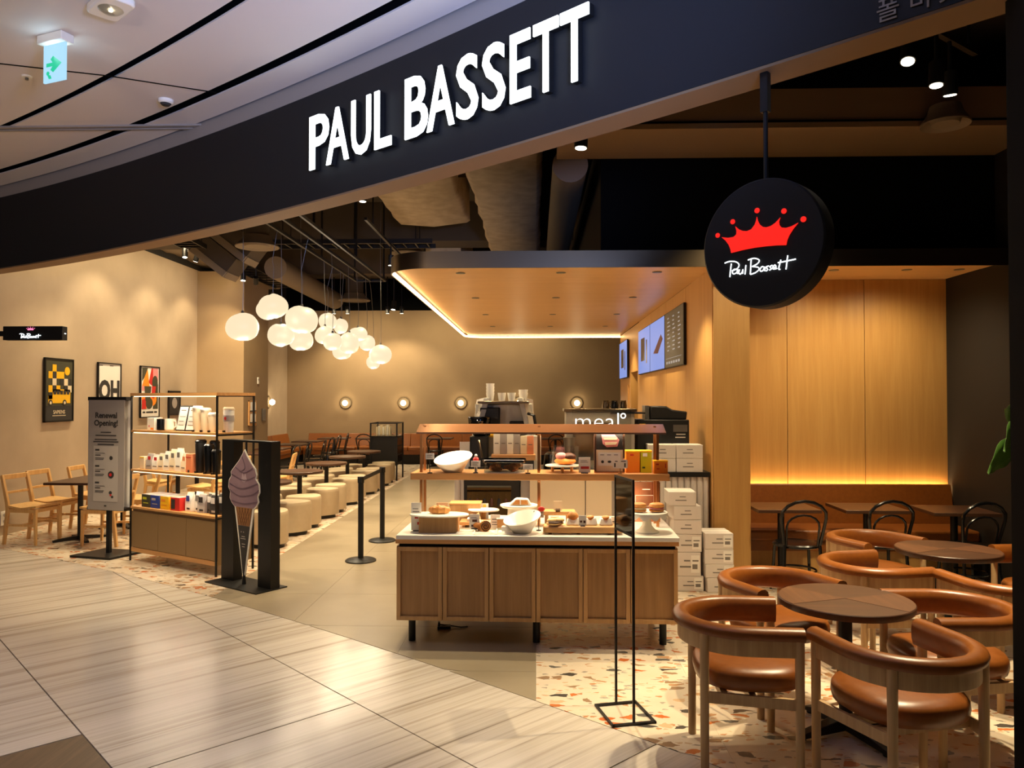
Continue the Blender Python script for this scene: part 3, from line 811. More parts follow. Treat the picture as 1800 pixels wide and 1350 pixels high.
# ------------------------------------------------------------------ furniture
# barrel armchair, open towards +x
def armchair(label):
    t = thing('armchair', label, 'armchair', (0, 0, 0), 0, 'tan leather barrel armchairs')
    path = [(.235-.045*k, -.285) for k in range(5)]
    for k in range(0, 25):
        a = -PI/2-PI*k/24; path.append((.0+.285*math.cos(a)*1.0, .285*math.sin(a)))
    path += [(.055+.045*k, .285) for k in range(5)]
    path = path[::-1]                     # travel so that outward is right
    wprof = [(-.012, .572), (.012, .572), (.012, .650), (-.012, .650)]
    G().sweep(path, wprof).ob('back_band', CHAIRWOOD, t, bev=.004)
    lprof = [(-.014, .575), (-.034, .585), (-.042, .615), (-.044, .655), (-.038, .690), (-.018, .704), (.008, .704), (.030, .694), (.040, .674), (.034, .654), (.012, .648), (-.014, .648)]
    G().sweep(path, lprof).ob('arm_pad', LEATHER, t, smooth=50)
    for x, y in ((.215, -.285), (.215, .285), (-.20, -.222), (-.20, .222)):
        G().cyl((x, y, 0), (x, y, .655), .0195, .0215, 14).ob('leg', CHAIRWOOD, t)
    for s in (-1, 1):
        d = Vector((.415, -.063*-s*-1, 0))
        G().prism([(-.20, s*.214), (.215, s*.276), (.215, s*.294), (-.20, s*.232)], .335, .385).ob('side_rail', CHAIRWOOD, t)
    G().bx(.0, .03, -.262, .262, .345, .385).ob('seat_rail', CHAIRWOOD, t)
    G().bx(-.125, -.095, -.235, .235, .345, .385).ob('seat_rail', CHAIRWOOD, t)
    seat = []
    for k in range(40):
        a = 2*PI*k/40; c, s = math.cos(a), math.sin(a); q = 2/2.6
        seat.append((.035+.245*math.copysign(abs(c)**q, c), .245*math.copysign(abs(s)**q, s)))
    prof = [(.92, .388), (1.02, .40), (1.05, .43), (1.04, .462), (.99, .482), (.75, .492), (.35, .495)]
    vs = []; fs = []; n = 40
    for sc_, z in prof:
        vs += [(.035+(x-.035)*sc_, y*sc_, z) for x, y in seat]
    for i in range(len(prof)-1):
        for k in range(n):
            l = (k+1) % n; fs.append((i*n+k, i*n+l, i*n+n+l, i*n+n+k))
    fs += [tuple(range(n-1, -1, -1)), tuple((len(prof)-1)*n+k for k in range(n))]
    G().add(vs, fs).ob('seat_cushion', LEATHER, t, smooth=55)
    return t
ac = armchair('front left tan armchair, its back and left leg nearest the bakery counter')
ac.location = (1.00, 3.84, 0); ac.rotation_euler = (0, 0, R(-4))
for x, y, r, lab in ((1.605, 3.43, 105, 'nearest tan armchair, back turned to the camera at the front table'),
                     (2.13, 4.02, 182, 'tan armchair right of the front round table, beside the black post'),
                     (1.40, 4.58, -66, 'tan armchair behind the front round table, beside the white cartons'),
                     (2.17, 5.08, 12, 'tan armchair left of the rear round table'),
                     (2.56, 5.97, -66, 'tan armchair behind the rear round table, by the black bentwood chairs'),
                     (2.78, 4.62, 98, 'tan armchair in front of the rear round table, back to the camera'),
                     (3.52, 5.36, 186, 'tan armchair at the far right of the rear round table, cut by the post')):
    dup(ac, (x, y, 0), R(r), lab)
def round_table(label, loc, r=.335, h=.70, arm=.30, rot=45, m=(WALNUT, WALNUT2), group=None, cat='table'):
    t = thing('round_table', label, cat, loc, 0, group)
    top = G(); n = 48
    top.lathe([(0, h-.035), (r-.004, h-.035), (r, h-.028), (r, h-.004), (r-.004, h), (0, h)], n)
    top.ob('tabletop', m[0], t)
    if m[1] is not m[0]:
        for a0 in (-50, 130):
            pts = [(0, 0)]+[((r-.006)*math.cos(R(a0+k*5)), (r-.006)*math.sin(R(a0+k*5))) for k in range(15)]
            G().prism(pts, h-.001, h+.0012).ob('veneer_wedge', m[1], t, smooth=0)
    G().cyl((0, 0, .06), (0, 0, h-.035), .034, n=16).lathe([(0, h-.05), (.10, h-.05), (.12, h-.036), (0, h-.036)], 20).ob('column', BLACK, t)
    for k in range(4):
        a = R(rot+90*k); c, s = math.cos(a), math.sin(a)
        f = G(); M = Matrix.Rotation(a, 4, 'Z')
        vs = [(.0, -.035, .03), (.0, .035, .03), (.0, .035, .10), (.0, -.035, .10), (arm, -.024, .012), (arm, .024, .012), (arm, .024, .034), (arm, -.024, .034)]
        f.add(vs, [(0, 1, 2, 3), (4, 7, 6, 5), (0, 4, 5, 1), (1, 5, 6, 2), (2, 6, 7, 3), (3, 7, 4, 0)], M)
        f.cyl((arm*.92*c, arm*.92*s, 0), (arm*.92*c, arm*.92*s, .014), .02, n=10)
        f.ob('foot', BLACK, t, bev=.004)
    return t
rt = round_table('round walnut table among the nearest four tan armchairs', (1.62, 4.10, 0), rot=20)
dup(rt, (2.87, 5.47, 0), R(8), 'round walnut table among the rear tan armchairs')

# black bentwood chair, facing +x
def bentwood(label):
    t = thing('bentwood_chair', label, 'chair', (0, 0, 0), 0, 'black bentwood chairs')
    G().lathe([(0, .43), (.19, .43), (.205, .438), (.205, .452), (.19, .462), (.15, .456), (0, .452)], 28).ob('seat', BLACKG, t)
    for x, y in ((.14, -.15), (.14, .15)):
        G().tube([(x, y, .44), (x+.02, y*1.08, .2), (x+.04, y*1.2, 0)], [.015, .014, .011], 8).ob('leg', BLACKG, t)
    for s in (-1, 1):
        G().tube([(-.175, s*.15, .46), (-.19, s*.16, .25), (-.25, s*.17, 0)], [.015, .014, .011], 8).ob('leg', BLACKG, t)
    def arch(w0, w1, z0, z1, x0, x1, n=20):
        pts = []
        for k in range(n+1):
            u = k/n
            if u < .3: q = u/.3; pts.append((-1, q*.62))
            elif u > .7: q = (1-u)/.3; pts.append((1, q*.62))
            else:
                a = PI-(u-.3)/.4*PI; pts.append((math.cos(a), .62+.38*math.sin(a)))
        return [(x0+(x1-x0)*v, (w0+(w1-w0)*min(1, v*1.3))*u*.5, z0+(z1-z0)*v) for u, v in pts]
    G().tube(arch(.30, .40, .45, .86, -.165, -.255), .0145, 8).ob('outer_back_hoop', BLACKG, t)
    G().tube(arch(.27, .28, .46, .735, -.165, -.225), .010, 8).ob('inner_back_hoop', BLACKG, t)
    G().tube([(.02+.175*math.cos(2*PI*k/24), .175*math.sin(2*PI*k/24), .215) for k in range(24)], .009, 6, True).bx(-.01, .01, 0, 0, .2, .2).ob('stretcher_ring', BLACKG, t)
    return t
bc = bentwood('left black bentwood chair at the recess banquette, beside the oak pillar')
bc.location = (2.33, 6.98, 0); bc.rotation_euler = (0, 0, R(88))
dup(bc, (3.07, 7.0, 0), R(92), 'middle black bentwood chair at the recess banquette')
dup(bc, (3.80, 6.92, 0), R(96), 'right black bentwood chair at the recess banquette, by the dark wall')
def square_table(label, loc, sx, sy, h=.72, group=None, m=WALNUT, rz=0, cols=None):
    t = thing('cafe_table', label, 'table', loc, rz, group)
    G().bx(-sx/2, sx/2, -sy/2, sy/2, h-.03, h).ob('tabletop', m, t, bev=.003)
    for k, (cx, cy) in enumerate(cols or [(0, 0)]):
        G().cyl((cx, cy, .03), (cx, cy, h-.03), .032, n=14).ob('column', BLACK, t)
        f = G()
        for a in range(4):
            M = Matrix.Translation((cx, cy, 0)) @ Matrix.Rotation(R(45+90*a), 4, 'Z')
            f.add([(0, -.03, 0.012), (0, .03, 0.012), (0, .03, .06), (0, -.03, .06), (.30, -.022, 0.0), (.30, .022, 0.0), (.30, .022, .025), (.30, -.022, .025)],
                  [(0, 1, 2, 3), (4, 7, 6, 5), (0, 4, 5, 1), (1, 5, 6, 2), (2, 6, 7, 3), (3, 7, 4, 0)], M)
        f.ob('base', BLACK, t)
    return t
qt = square_table('rectangular walnut table at the left end of the recess banquette', (2.34, 7.44, 0), .58, .54, group='walnut tables at the recess banquette')
dup(qt, (3.14, 7.42, 0), R(-1), 'rectangular walnut table in the middle of the recess banquette')
dup(qt, (3.88, 7.28, 0), R(-3), 'rectangular walnut table at the right end of the recess banquette')
def banquette(label, L_, loc, rz, h=.86, panel=None, segs=3):
    """seat runs along local x from 0 to L_, facing -y, wall behind at y=0"""
    t = thing('banquette', label, 'banquette', loc, rz)
    w = L_/segs
    for k in range(segs):
        G().bx(w*k+.003, w*(k+1)-.003, -.60, -.09, .36, .465).ob('seat_cushion', LEATHER, t, bev=.025, seg=3)
        vs = [(w*k+.003, -.16, .44), (w*(k+1)-.003, -.16, .44), (w*(k+1)-.003, -.075, h), (w*k+.003, -.075, h), (w*k+.003, -.055, .44), (w*(k+1)-.003, -.055, .44), (w*(k+1)-.003, -.05, h), (w*k+.003, -.05, h)]
        G().add(vs, [(0, 1, 2, 3), (5, 4, 7, 6), (3, 2, 6, 7), (1, 0, 4, 5), (1, 5, 6, 2), (4, 0, 3, 7)]).ob('backrest', LEATHER, t, bev=.012, seg=3)
    G().bx(0, L_, -.56, -.02, .26, .36).ob('frame', LEATHER, t)
    G().bx(0.02, L_-.02, -.50, -.02, 0, .26).ob('plinth', OAKWALL if panel else DARKWALL, t)
    return t
bq = banquette('tan leather banquette lit from behind along the oak recess wall', 2.24, (2.05, 8.165, 0), 0, panel=1, segs=1)
G().bx(.02, 2.22, -.044, -.008, .80, .812).ob('light_strip', STRIPB, bq)
b1 = banquette('long tan leather banquette along the rear wall', 6.97, (-6.17, 20.78, 0), 0, .80, segs=5)
b2 = banquette('tan leather banquette along the left side of the rear corner', 3.9, (-6.78, 16.7, 0), R(90), .80, segs=3)

# cream ottomans around the round tables along the aisle
def ottoman(label):
    t = thing('ottoman', label, 'ottoman', (0, 0, 0), 0, 'cream ottomans along the aisle')
    ring = []
    for k in range(36):
        a = 2*PI*k/36
        r = .235*(1+.085*math.cos(3*a)+.01*math.cos(6*a)); ring.append((r*math.cos(a), r*math.sin(a)))
    prof = [(.985, .05), (1.0, .07), (1.0, .375), (.985, .405), (.95, .42), (.6, .428)]
    vs = []; fs = []; n = 36
    for s_, z in prof: vs += [(x*s_, y*s_, z) for x, y in ring]
    for i in range(len(prof)-1):
        for k in range(n):
            l = (k+1) % n; fs.append((i*n+k, i*n+l, i*n+n+l, i*n+n+k))
    fs += [tuple(range(n-1, -1, -1)), tuple((len(prof)-1)*n+k for k in range(n))]
    G().add(vs, fs).ob('body', OTTO, t, smooth=50)
    G().prism([(x*.8, y*.8) for x, y in ring], 0, .05).ob('plinth', BLACK, t)
    return t
tys = [9.45, 10.85, 12.25, 13.62, 14.95]
ords = ['nearest', 'second', 'third', 'fourth', 'farthest']
ot = None
for i, ty in enumerate(tys):
    lab = f'{ords[i]} small round walnut table in the aisle row of cream ottomans'
    q = round_table(lab, (-3.36, ty, 0), .325, .72, .26, 45, (WALNUT, WALNUT), 'round tables in the ottoman row') if i == 0 else dup(q0, (-3.36, ty, 0), 0, lab)
    if i == 0: q0 = q
    for sx in (1, -1):
        for sy in (-1, 1):
            x = -3.36+(.20 if sx > 0 else -.34); yq = ty+sy*.40
            side = 'aisle side' if sx > 0 else 'inner side'; fr = 'front' if sy < 0 else 'rear'
            lb = f'cream ottoman at the {fr} {side} of the {ords[i]} table in the ottoman row'
            if ot is None:
                ot = ottoman(lb); ot.location = (x, yq, 0); ot.rotation_euler = (0, 0, R(200))
            else: dup(ot, (x, yq, 0), R(200 if sy < 0 else 140), lb)
dup(ot, (-3.16, 15.92, 0), R(170), 'cream ottoman standing in front of the black cabinet')

# rear tables and bentwood chairs
for i, (y, o_) in enumerate(((14.2, 'nearest'), (15.6, 'second'), (17.0, 'third'), (18.3, 'farthest'))):
    lab = f'{o_} rectangular table in front of the rear left banquette'
    if i == 0: t0 = square_table(lab, (-5.35, y, 0), .62, .62, .73, 'rectangular tables by the rear left banquette')
    else: dup(t0, (-5.35-.04*i, y, 0), 0, lab)
for i, (x, y, o_) in enumerate(((-4.75, 14.4, 'nearest'), (-4.75, 15.2, 'second'), (-4.75, 16.3, 'third'), (-4.85, 17.3, 'fourth'), (-4.95, 18.3, 'fifth'), (-5.0, 19.3, 'farthest'))):
    dup(bc, (x, y, 0), R(176+6*(i % 3)), f'{o_} bentwood chair in the rear row facing left', 'rear bentwood chairs facing the left banquette')
rt2 = square_table('light round-cornered table at the rear wall banquette, left', (-5.2, 19.7, 0), .7, .7, .73, 'tables at the rear wall banquette')
for i, (x, o_) in enumerate(((-4.35, 'left of the black cabinet'), (-2.6, 'right of the black cabinet'), (-1.4, 'behind the slanted white bowl'), (.4, 'behind the cake dome'))):
    dup(rt2, (x+.1, 19.75, 0), 0, f'table at the rear wall banquette {o_}')
    dup(bc, (x+.1, 19.1, 0), R(90), f'bentwood chair at the rear wall banquette {o_}', 'bentwood chairs at the rear wall')

# light wooden chairs, facing +x
def wood_chair(label):
    t = thing('wooden_chair', label, 'chair', (0, 0, 0), 0, 'beech wooden chairs')
    vs = []; fs = []
    for i in range(7):
        u = -.20+.41*i/6; z = .435+.012*math.cos(i/6*PI*2)
        w = .20+.012*i/6
        vs += [(u, -w, z), (u, w, z), (u, w, z+.022), (u, -w, z+.022)]
    for i in range(6):
        for k in range(4):
            l = (k+1) % 4; fs.append((4*i+k, 4*i+l, 4*i+4+l, 4*i+4+k))
    fs += [(3, 2, 1, 0), (24, 25, 26, 27)]
    G().add(vs, fs).ob('seat', PALEWOOD, t, smooth=60)
    for s in (-1, 1):
        f = G(); y0 = s*.185
        vs = []
        for x, z, w in ((-.24, 0, .016), (-.19, .42, .021), (-.20, .5, .021), (-.275, .82, .016)):
            vs += [(x-w, y0-.017, z), (x+w, y0-.017, z), (x+w, y0+.017, z), (x-w, y0+.017, z)]
        fs = []
        for i in range(3):
            for k in range(4):
                l = (k+1) % 4; fs.append((4*i+k, 4*i+l, 4*i+4+l, 4*i+4+k))
        fs += [(3, 2, 1, 0), (12, 13, 14, 15)]
        f.add(vs, fs).ob('rear_leg', PALEWOOD, t, bev=.004)
        G().add([(.165, y0-.018, .43), (.201, y0-.018, .43), (.201, y0+.018, .43), (.165, y0+.018, .43), (.178, y0-.013, 0), (.204, y0-.013, 0), (.204, y0+.013, 0), (.178, y0+.013, 0)],
                [(0, 1, 2, 3), (7, 6, 5, 4), (0, 4, 5, 1), (1, 5, 6, 2), (2, 6, 7, 3), (3, 7, 4, 0)]).ob('front_leg', PALEWOOD, t, bev=.003)
        G().bx(-.21, .18, y0-.009, y0+.009, .22, .245).ob('side_stretcher', PALEWOOD, t)
        G().bx(-.18, .17, y0-.011, y0+.011, .385, .425).ob('side_rail', PALEWOOD, t)
    G().bx(-.285, -.262, -.20, .20, .77, .83).ob('top_rail', PALEWOOD, t, bev=.006)
    G().bx(-.245, -.228, -.175, .175, .60, .63).ob('back_slat', PALEWOOD, t, bev=.004)
    G().bx(.172, .19, -.18, .18, .385, .425).ob('front_rail', PALEWOOD, t)
    G().bx(-.20, -.18, -.18, .18, .385, .425).ob('rear_rail', PALEWOOD, t)
    G().bx(-.03, -.01, -.18, .18, .222, .243).ob('cross_stretcher', PALEWOOD, t)
    return t
wc = wood_chair('beech chair nearest the left edge, facing the walnut table')
wc.location = (-6.10, 9.18, 0); wc.rotation_euler = (0, 0, R(-8))
for x, y, r, lab in ((-6.16, 9.72, -5, 'second beech chair on the wall side of the left table'),
                     (-6.02, 10.35, 2, 'third beech chair on the wall side, under the OH poster'),
                     (-5.16, 9.12, 176, 'beech chair behind the grey banner stand'),
                     (-5.12, 9.95, 183, 'beech chair behind the banner, farther one'),
                     (-5.90, 12.0, 8, 'beech chair seen through the left of the retail shelf'),
                     (-4.88, 11.3, 172, 'beech chair seen through the middle of the retail shelf'),
                     (-4.84, 12.0, 186, 'beech chair seen through the right of the retail shelf'),
                     (-4.30, 12.7, 190, 'beech chair just left of the ice cream stand frame')):
    dup(wc, (x, y, 0), R(r), lab)
square_table('long dark walnut table by the left wall with two black pedestals', (-5.64, 9.85, 0), .60, 1.5, .73, cols=[(0, -.48), (0, .5)])
square_table('dark walnut table seen through the retail shelf', (-5.40, 11.75, 0), .66, 1.2, .73, cols=[(0, -.3), (0, .35)])

# ------------------------------------------------------------------ wall posters (front faces +x on the left wall)
def poster(label, y, zc, w, h, name='framed_poster', x=-6.79, frame=BLACK, paper=None):
    t = thing(name, label, 'poster', (x, y, zc), R(90))
    G().bx(-w/2, w/2, -.03, 0, h/2-.018, h/2).bx(-w/2, w/2, -.03, 0, -h/2, -h/2+.018).bx(-w/2, -w/2+.018, -.03, 0, -h/2, h/2).bx(w/2-.018, w/2, -.03, 0, -h/2, h/2).ob('frame', frame, t)
    G().bx(-w/2+.018, w/2-.018, -.018, 0, -h/2+.018, h/2-.018).ob('print', paper or PAPER, t)
    return t
p = poster('bus poster in black and amber with dark lower band, leftmost on the wall', 10.71, 1.865, .66, .90, paper=DGREEN)
a = G(); a.rect(-.31, .31, -.43, -.22, -.019)
a.ob('lower_band', INK, p, smooth=0)
a = G(); yy_ = -.020
cells = {(1, 0): 1, (0, 1): 1, (2, 1): 1, (3, 1): 1, (0, 3): 1, (2, 3): 1}
def cell(gg, c, r): gg.rect(-.245+.088*c, -.245+.088*(c+1), .36-.098*(r+1), .36-.098*r, yy_)
for c, r in ((1, 0), (0, 1), (2, 1), (3, 1), (0, 3), (2, 3)): cell(a, c, r)
a.disc(.18, .275, .062, yy_)
a.rect(-.25, .255, -.185, -.075, yy_).rect(-.15, .255, -.075, .01, yy_)
a.ob('amber_shapes', YELLOW, p, smooth=0)
a = G()
for c, r in ((1, 1), (3, 2), (5, 2), (1, 3), (4, 3), (0, 4)): cell(a, c, r)
for k in range(5): a.rect(-.135+.076*k, -.075+.076*k, -.062, -.005, -.0225)
a.disc(-.20, -.18, .045, -.0225).disc(.12, -.18, .045, -.0225)
a.ob('black_shapes', INK, p, smooth=0)
a = G()
for c, r in ((1, 2), (4, 2), (5, 3)): cell(a, c, r)
a.disc(-.20, -.18, .022, -.025).disc(.12, -.18, .022, -.025)
a.text('SAPIENS', .075, 0, -.335, -.022).rect(-.15, .15, -.365, -.357, -.021)
a.ob('cream_shapes', CREAM, p, smooth=0)
p = poster('white OH poster, half hidden behind the banner top', 12.0, 1.86, .66, .90)
G().text('OH', .42, 0, -.13, -.020, bold=.02, sx=.92).rect(-.29, -.20, .40, .41, -.019).rect(.0, .10, .40, .41, -.019).ob('lettering', INK, p, smooth=0)
p = poster('abstract poster of orange, red and olive shapes, seen over the shelf', 13.28, 1.86, .66, .90)
a = G(); a.face([(-.28, .1), (-.1, .42), (-.02, .1)], -.019).face([(-.28, -.1), (-.16, -.02), (-.12, -.3), (-.28, -.3)], -.019).disc(.1, -.12, .13, -.0195, rz=.12).ob('orange_shapes', ORANGE, p, smooth=0)
a = G(); a.face([(-.28, .18), (-.28, .42), (-.08, .42), (-.2, .25)], -.0195).face([(-.2, .1), (.04, .1), (.0, -.16), (-.16, -.16)], -.0205).disc(.17, .16, .1, -.0205, rz=.13).face([(.1, -.3), (.28, -.3), (.28, .14), (.2, .1)], -.019).disc(-.03, -.2, .12, -.021, rz=.1).ob('dark_shapes', DGREEN, p, smooth=0)
a = G(); a.face([(-.05, .16), (.05, .42), (.1, .42), (.1, .1)], -.019).face([(.06, .1), (.2, .1), (.14, -.12), (.05, -.1)], -.022).face([(-.28, -.3), (-.15, -.3), (-.1, -.1), (-.28, -.14)], -.02).ob('red_shapes', RED, p, smooth=0)
a = G(); a.rect(.1, .28, .2, .42, -.0188).rect(-.28, -.14, .02, .1, -.0188).ob('pink_shapes', PINK, p, smooth=0)
G().rect(-.25, -.16, -.37, -.34, -.019).rect(-.13, .12, -.37, -.34, -.019).rect(.15, .25, -.37, -.34, -.019).ob('small_print', INK, p, smooth=0)
p = poster('small dark framed print low on the left wall behind the shelf', 14.2, 1.66, .46, .46, paper=INK)
G().disc(0, 0, .1, -.019).disc(0, 0, .06, -.021).ob('ring_print', GREYL, p, smooth=0)
p = poster('wooden magazine rack on the side of the plaster pillar', 15.62, 1.44, .40, .52, 'magazine_rack', -5.84, OAKX, OAKX)
for z in (-.20, .04):
    G().bx(-.15, .15, -.045, -.02, z, z+.02).ob('ledge', BLACK, p)
    for k in range(2): G().bx(-.135+.14*k, -.005+.14*k, -.036, -.026, z+.02, z+.19).ob('magazine', PAPER, p)
sq = thing('wall_plate', 'small dark plaque on the side of the plaster pillar', 'plaque', (-5.84, 16.3, 1.40), R(90))
G().bx(-.10, .10, -.02, 0, -.13, .13).ob('plate', STEELD, sq, bev=.004)
G().rect(-.08, .08, -.1, .1, -.021).ob('face_print', INKG, sq)
sq = thing('thermostat', 'small white thermostat high on the plaster pillar', 'thermostat', (-5.84, 15.95, 2.12), R(90))
G().bx(-.04, .04, -.02, 0, -.07, .07).ob('case', WHITE, sq, bev=.005)
G().rect(-.025, .025, .0, .045, -.021).ob('display', GREYL, sq)
sq = thing('power_outlet', 'white power outlet low on the left wall', 'outlet', (-6.79, 9.62, .22), R(90))
G().bx(-.06, .06, -.012, 0, -.09, .09).ob('plate', WHITE, sq, bev=.004)
for z in (-.04, .04): G().disc(0, z, .022, -.013).ob('socket', GREYL, sq)

# ------------------------------------------------------------------ menu screens on the oak partition (front faces -x)
def screen(label, y, zc, w, h, m):
    t = thing('menu_screen', label, 'screen', (1.685, y, zc), R(-90))
    G().bx(-w/2, w/2, -.03, 0, -h/2, h/2).ob('housing', BLACK, t, bev=.003)
    G().rect(-w/2+.012, w/2-.012, -h/2+.012, h/2-.012, -.031).ob('display', m, t, smooth=0)
    return t
for i, (y, lab, m) in enumerate(((9.27, 'dim menu screen nearest on the oak partition, white price list', SCREEN2), (10.55, 'middle blue menu screen on the oak partition', SCREEN), (11.82, 'left blue menu screen in the row of three', SCREEN), (14.62, 'separate blue menu screen past the doorway', SCREEN))):
    t = screen(lab, y, 2.475, 1.25, .70, m)
    a = G()
    if i == 0:
        for c in range(3):
            for r in range(9): a.rect(-.42+.36*c, -.42+.36*c+random.uniform(.08, .2), .26-.05*r, .275-.05*r, -.033)
        a.rect(-.55, .5, -.235, -.23, -.033)
        for k in range(6): a.rect(-.5+.16*k, -.40+.16*k, -.30, -.27, -.033)
        a.ob('price_list', SCREENT, t, smooth=0)
    elif i == 1:
        a.face([(-.3, -.1), (.35, .12), (.5, .05), (.1, -.12)], -.033).ob('picture', MAUVE, t, smooth=0)
    else:
        a.rect(-.3, .1, -.15, .2, -.033).rect(.25, .35, -.2, .15, -.033); a.ob('picture', INKG, t, smooth=0)

# ------------------------------------------------------------------ bakery island
isl = thing('bakery_counter', 'oak bakery display counter with white stone top and six panelled doors', 'display counter', (0.01, 5.87, 0), R(-1.3))
zc0, zc1 = .185, .705
G().bx(-.985, .985, -.46, .46, zc0, zc1).ob('carcass', OAK, isl)
G().bx(-.965, .965, -.47, .45, zc1, .725).ob('shadow_gap', VOID, isl)
G().bx(-.99, .99, -.485, .47, .725, .755).ob('top_rail', OAKX, isl, bev=.002)
G().bx(-.985, .995, -.49, .475, .755, .785).ob('stone_top', STONE, isl, bev=.003)
dw = 1.97/6
for k in range(6):
    x0 = -.985+dw*k+.003; x1 = -.985+dw*(k+1)-.003
    d = G().bx(x0, x0+.028, -.482, -.461, zc0+.002, zc1-.004).bx(x1-.028, x1, -.482, -.461, zc0+.002, zc1-.004).bx(x0+.028, x1-.028, -.482, -.461, zc1-.032, zc1-.004).bx(x0+.028, x1-.028, -.482, -.461, zc0+.002, zc0+.03).ob('door', OAK, isl, bev=.0015)
    G().bx(x0+.026, x1-.026, -.4635, -.461, zc0+.028, zc1-.03).ob('door_panel', OAKP, d)
for x in (-.90, .0, .90):
    for y in (-.32, .32): G().cyl((x, y, 0), (x, y, zc0), .026, n=16).ob('leg', BLACK, isl)
for x in (-.885, .012, .905):
    for y in (-.03, .13):
        G().bx(x-.010, x+.010, y-.010, y+.010, .785, 1.50 if y < 0 else 1.535).ob('post', COPPER, isl)
G().bx(-.955, .985, -.11, .235, 1.135, 1.185).ob('upper_shelf', OAKX, isl, bev=.003)
G().bx(-.86, .89, -.02, .10, 1.126, 1.1345).ob('shelf_lamp', STRIPW, isl)
light('AREA', 'shelf_lamp_glow', (0, .0, 1.12), 3.2, SOFT, 1.7, None, parent=isl, sy=.1)
gp_ = G()
for y0, z0, y1, z1 in ((-.14, 1.495, .24, 1.545),):
    gp_.add([(-.905, y0, z0), (.955, y0, z0), (.985, y1, z1), (-.945, y1, z1), (-.905, y0, z0-.012), (.955, y0, z0-.012), (.985, y1, z1-.012), (-.945, y1, z1-.012)],
            [(0, 1, 2, 3), (7, 6, 5, 4), (0, 4, 5, 1), (1, 5, 6, 2), (2, 6, 7, 3), (3, 7, 4, 0)])
gp_.ob('sloping_guard', COPPERS, isl)
G().bx(-.86, .92, -.02, .10, 1.488, 1.496).ob('guard_lamp', STRIPW, isl)
light('AREA', 'guard_lamp_glow', (0, .0, 1.48), 3.6, SOFT, 1.7, None, parent=isl, sy=.1)

TOP = .785; SH = 1.185
def card(label, loc, w, h, z=0, stem=0, m=PAPER, prints=(), rz=0, base=CLEAR, name='price_card', tilt=0):
    t = thing(name, label, 'sign card', loc, rz)
    if stem:
        G().lathe([(0, 0), (.02, 0), (.018, .006), (0, .008)], 14).cyl((0, 0, .005), (0, 0, stem+.004), .003, n=6).ob('stand', BLACK if base is CLEAR else base, t)
    else: G().bx(-w*.3, w*.3, -.012, .014, 0, .006).bx(-w*.28, w*.28, .002, .007, .006, .03).ob('stand', BLACK, t)
    b0 = stem if stem else .006
    G().bx(-w/2, w/2, -.003, .002, b0, b0+h).ob('sheet', m, t)
    for pm, polys in prints:
        a = G()
        for x0, x1, z0, z1 in polys: a.rect(x0*w, x1*w, b0+z0*h, b0+z1*h, -.0035, .001)
        a.ob('print', pm, t, smooth=0)
    return t
LINES = (INKG, [(-.35, .3, .62, .70), (-.35, .15, .42, .48), (-.35, .22, .25, .31)])
LINE2 = (INKG, [(-.35, .2, .76, .79), (-.35, .3, .66, .69)])
def slanted_bowl(label, loc, r=.145, h=.12, rise=.035, rz=0):
    t = thing('slanted_bowl', label, 'bowl', loc, rz)
    n = 44; vs = []; fs = []
    prof = [(.0, 0, 0), (.43, 0, 0), (.47, .01, 0), (.98, 1, 1), (1.0, 1.03, 1), (.985, 1.055, 1), (.95, 1.03, 1), (.44, .18, .15), (0, .14, .1)]
    for q, z, k in prof:
        for i in range(n):
            a = 2*PI*i/n
            vs.append((r*q*math.cos(a), r*q*math.sin(a), h*z+rise*k*q*(math.sin(a)*.9+math.cos(a)*.45)))
    for i in range(len(prof)-1):
        for k in range(n):
            l = (k+1) % n; fs.append((i*n+k, i*n+l, i*n+n+l, i*n+n+k))
    G().add(vs, fs).ob('bowl', WHITE, t, smooth=50)
    G().lathe([(r*.55, .0), (r*.56, .002), (r*.54, .002)], 40, (0, 0, h*.42)).ob('inner_ring', GREYL, t)
    return t
def croissant(gg, c, L_, r, rz=0, seed=0):
    rnd = random.Random(seed)
    pts = []; rad = []
    for k in range(15):
        u = k/14; a = (u-.5)*2.0
        pts.append((c[0]+math.cos(rz)*math.sin(a)*L_*.6-math.sin(rz)*(math.cos(a)-1)*L_*.5, c[1]+math.sin(rz)*math.sin(a)*L_*.6+math.cos(rz)*(math.cos(a)-1)*L_*.5, c[2]+r*.72))
        rad.append(max(.004, r*math.sin(PI*(.08+.84*u))**.7*(1.08 if k % 3 == 1 else .92)))
    gg.tube(pts, rad, 10)
    return gg
# --- upper shelf
card('small white price card on a thin stand, left on the upper shelf', (-.80, 5.78, SH), .065, .045, stem=.105, prints=[LINES])
slanted_bowl('large white slanted bowl on the left of the upper shelf', (-.635, 5.88, SH), .148, .105, .045)
card('small price card with a red bird topper on the upper shelf', (-.455, 5.80, SH), .07, .048, stem=.045, prints=[LINES])
t = thing('bird_figurine', 'tiny red and white bird figurine above the small price card', 'figurine', (-.455, 5.83, SH))
G().blob((0, .0, .10), (.024, .02, .02), noise=.05).ob('body', RED, t); G().blob((.0, 0, .128), (.011, .011, .013)).ob('head', WHITE, t); G().cyl((0, 0, 0), (0, 0, .085), .012, n=10).ob('perch', WHITE, t)
t = thing('bread_case', 'clear box of breads with dark smoked lid on the upper shelf', 'food box', (-.24, 5.90, SH))
G().prism(rounded([(-.155, -.10), (.155, -.10), (.155, .10), (-.155, .10)], [.05]*4), .0, .006).ob('base', WHITE, t)
G().sweep(rounded([(-.155, -.10), (-.155, .10), (.155, .10), (.155, -.10)], [.05]*4), [(0, .006), (.003, .006), (.003, .075), (0, .075)], True).ob('side', CLEAR, t)
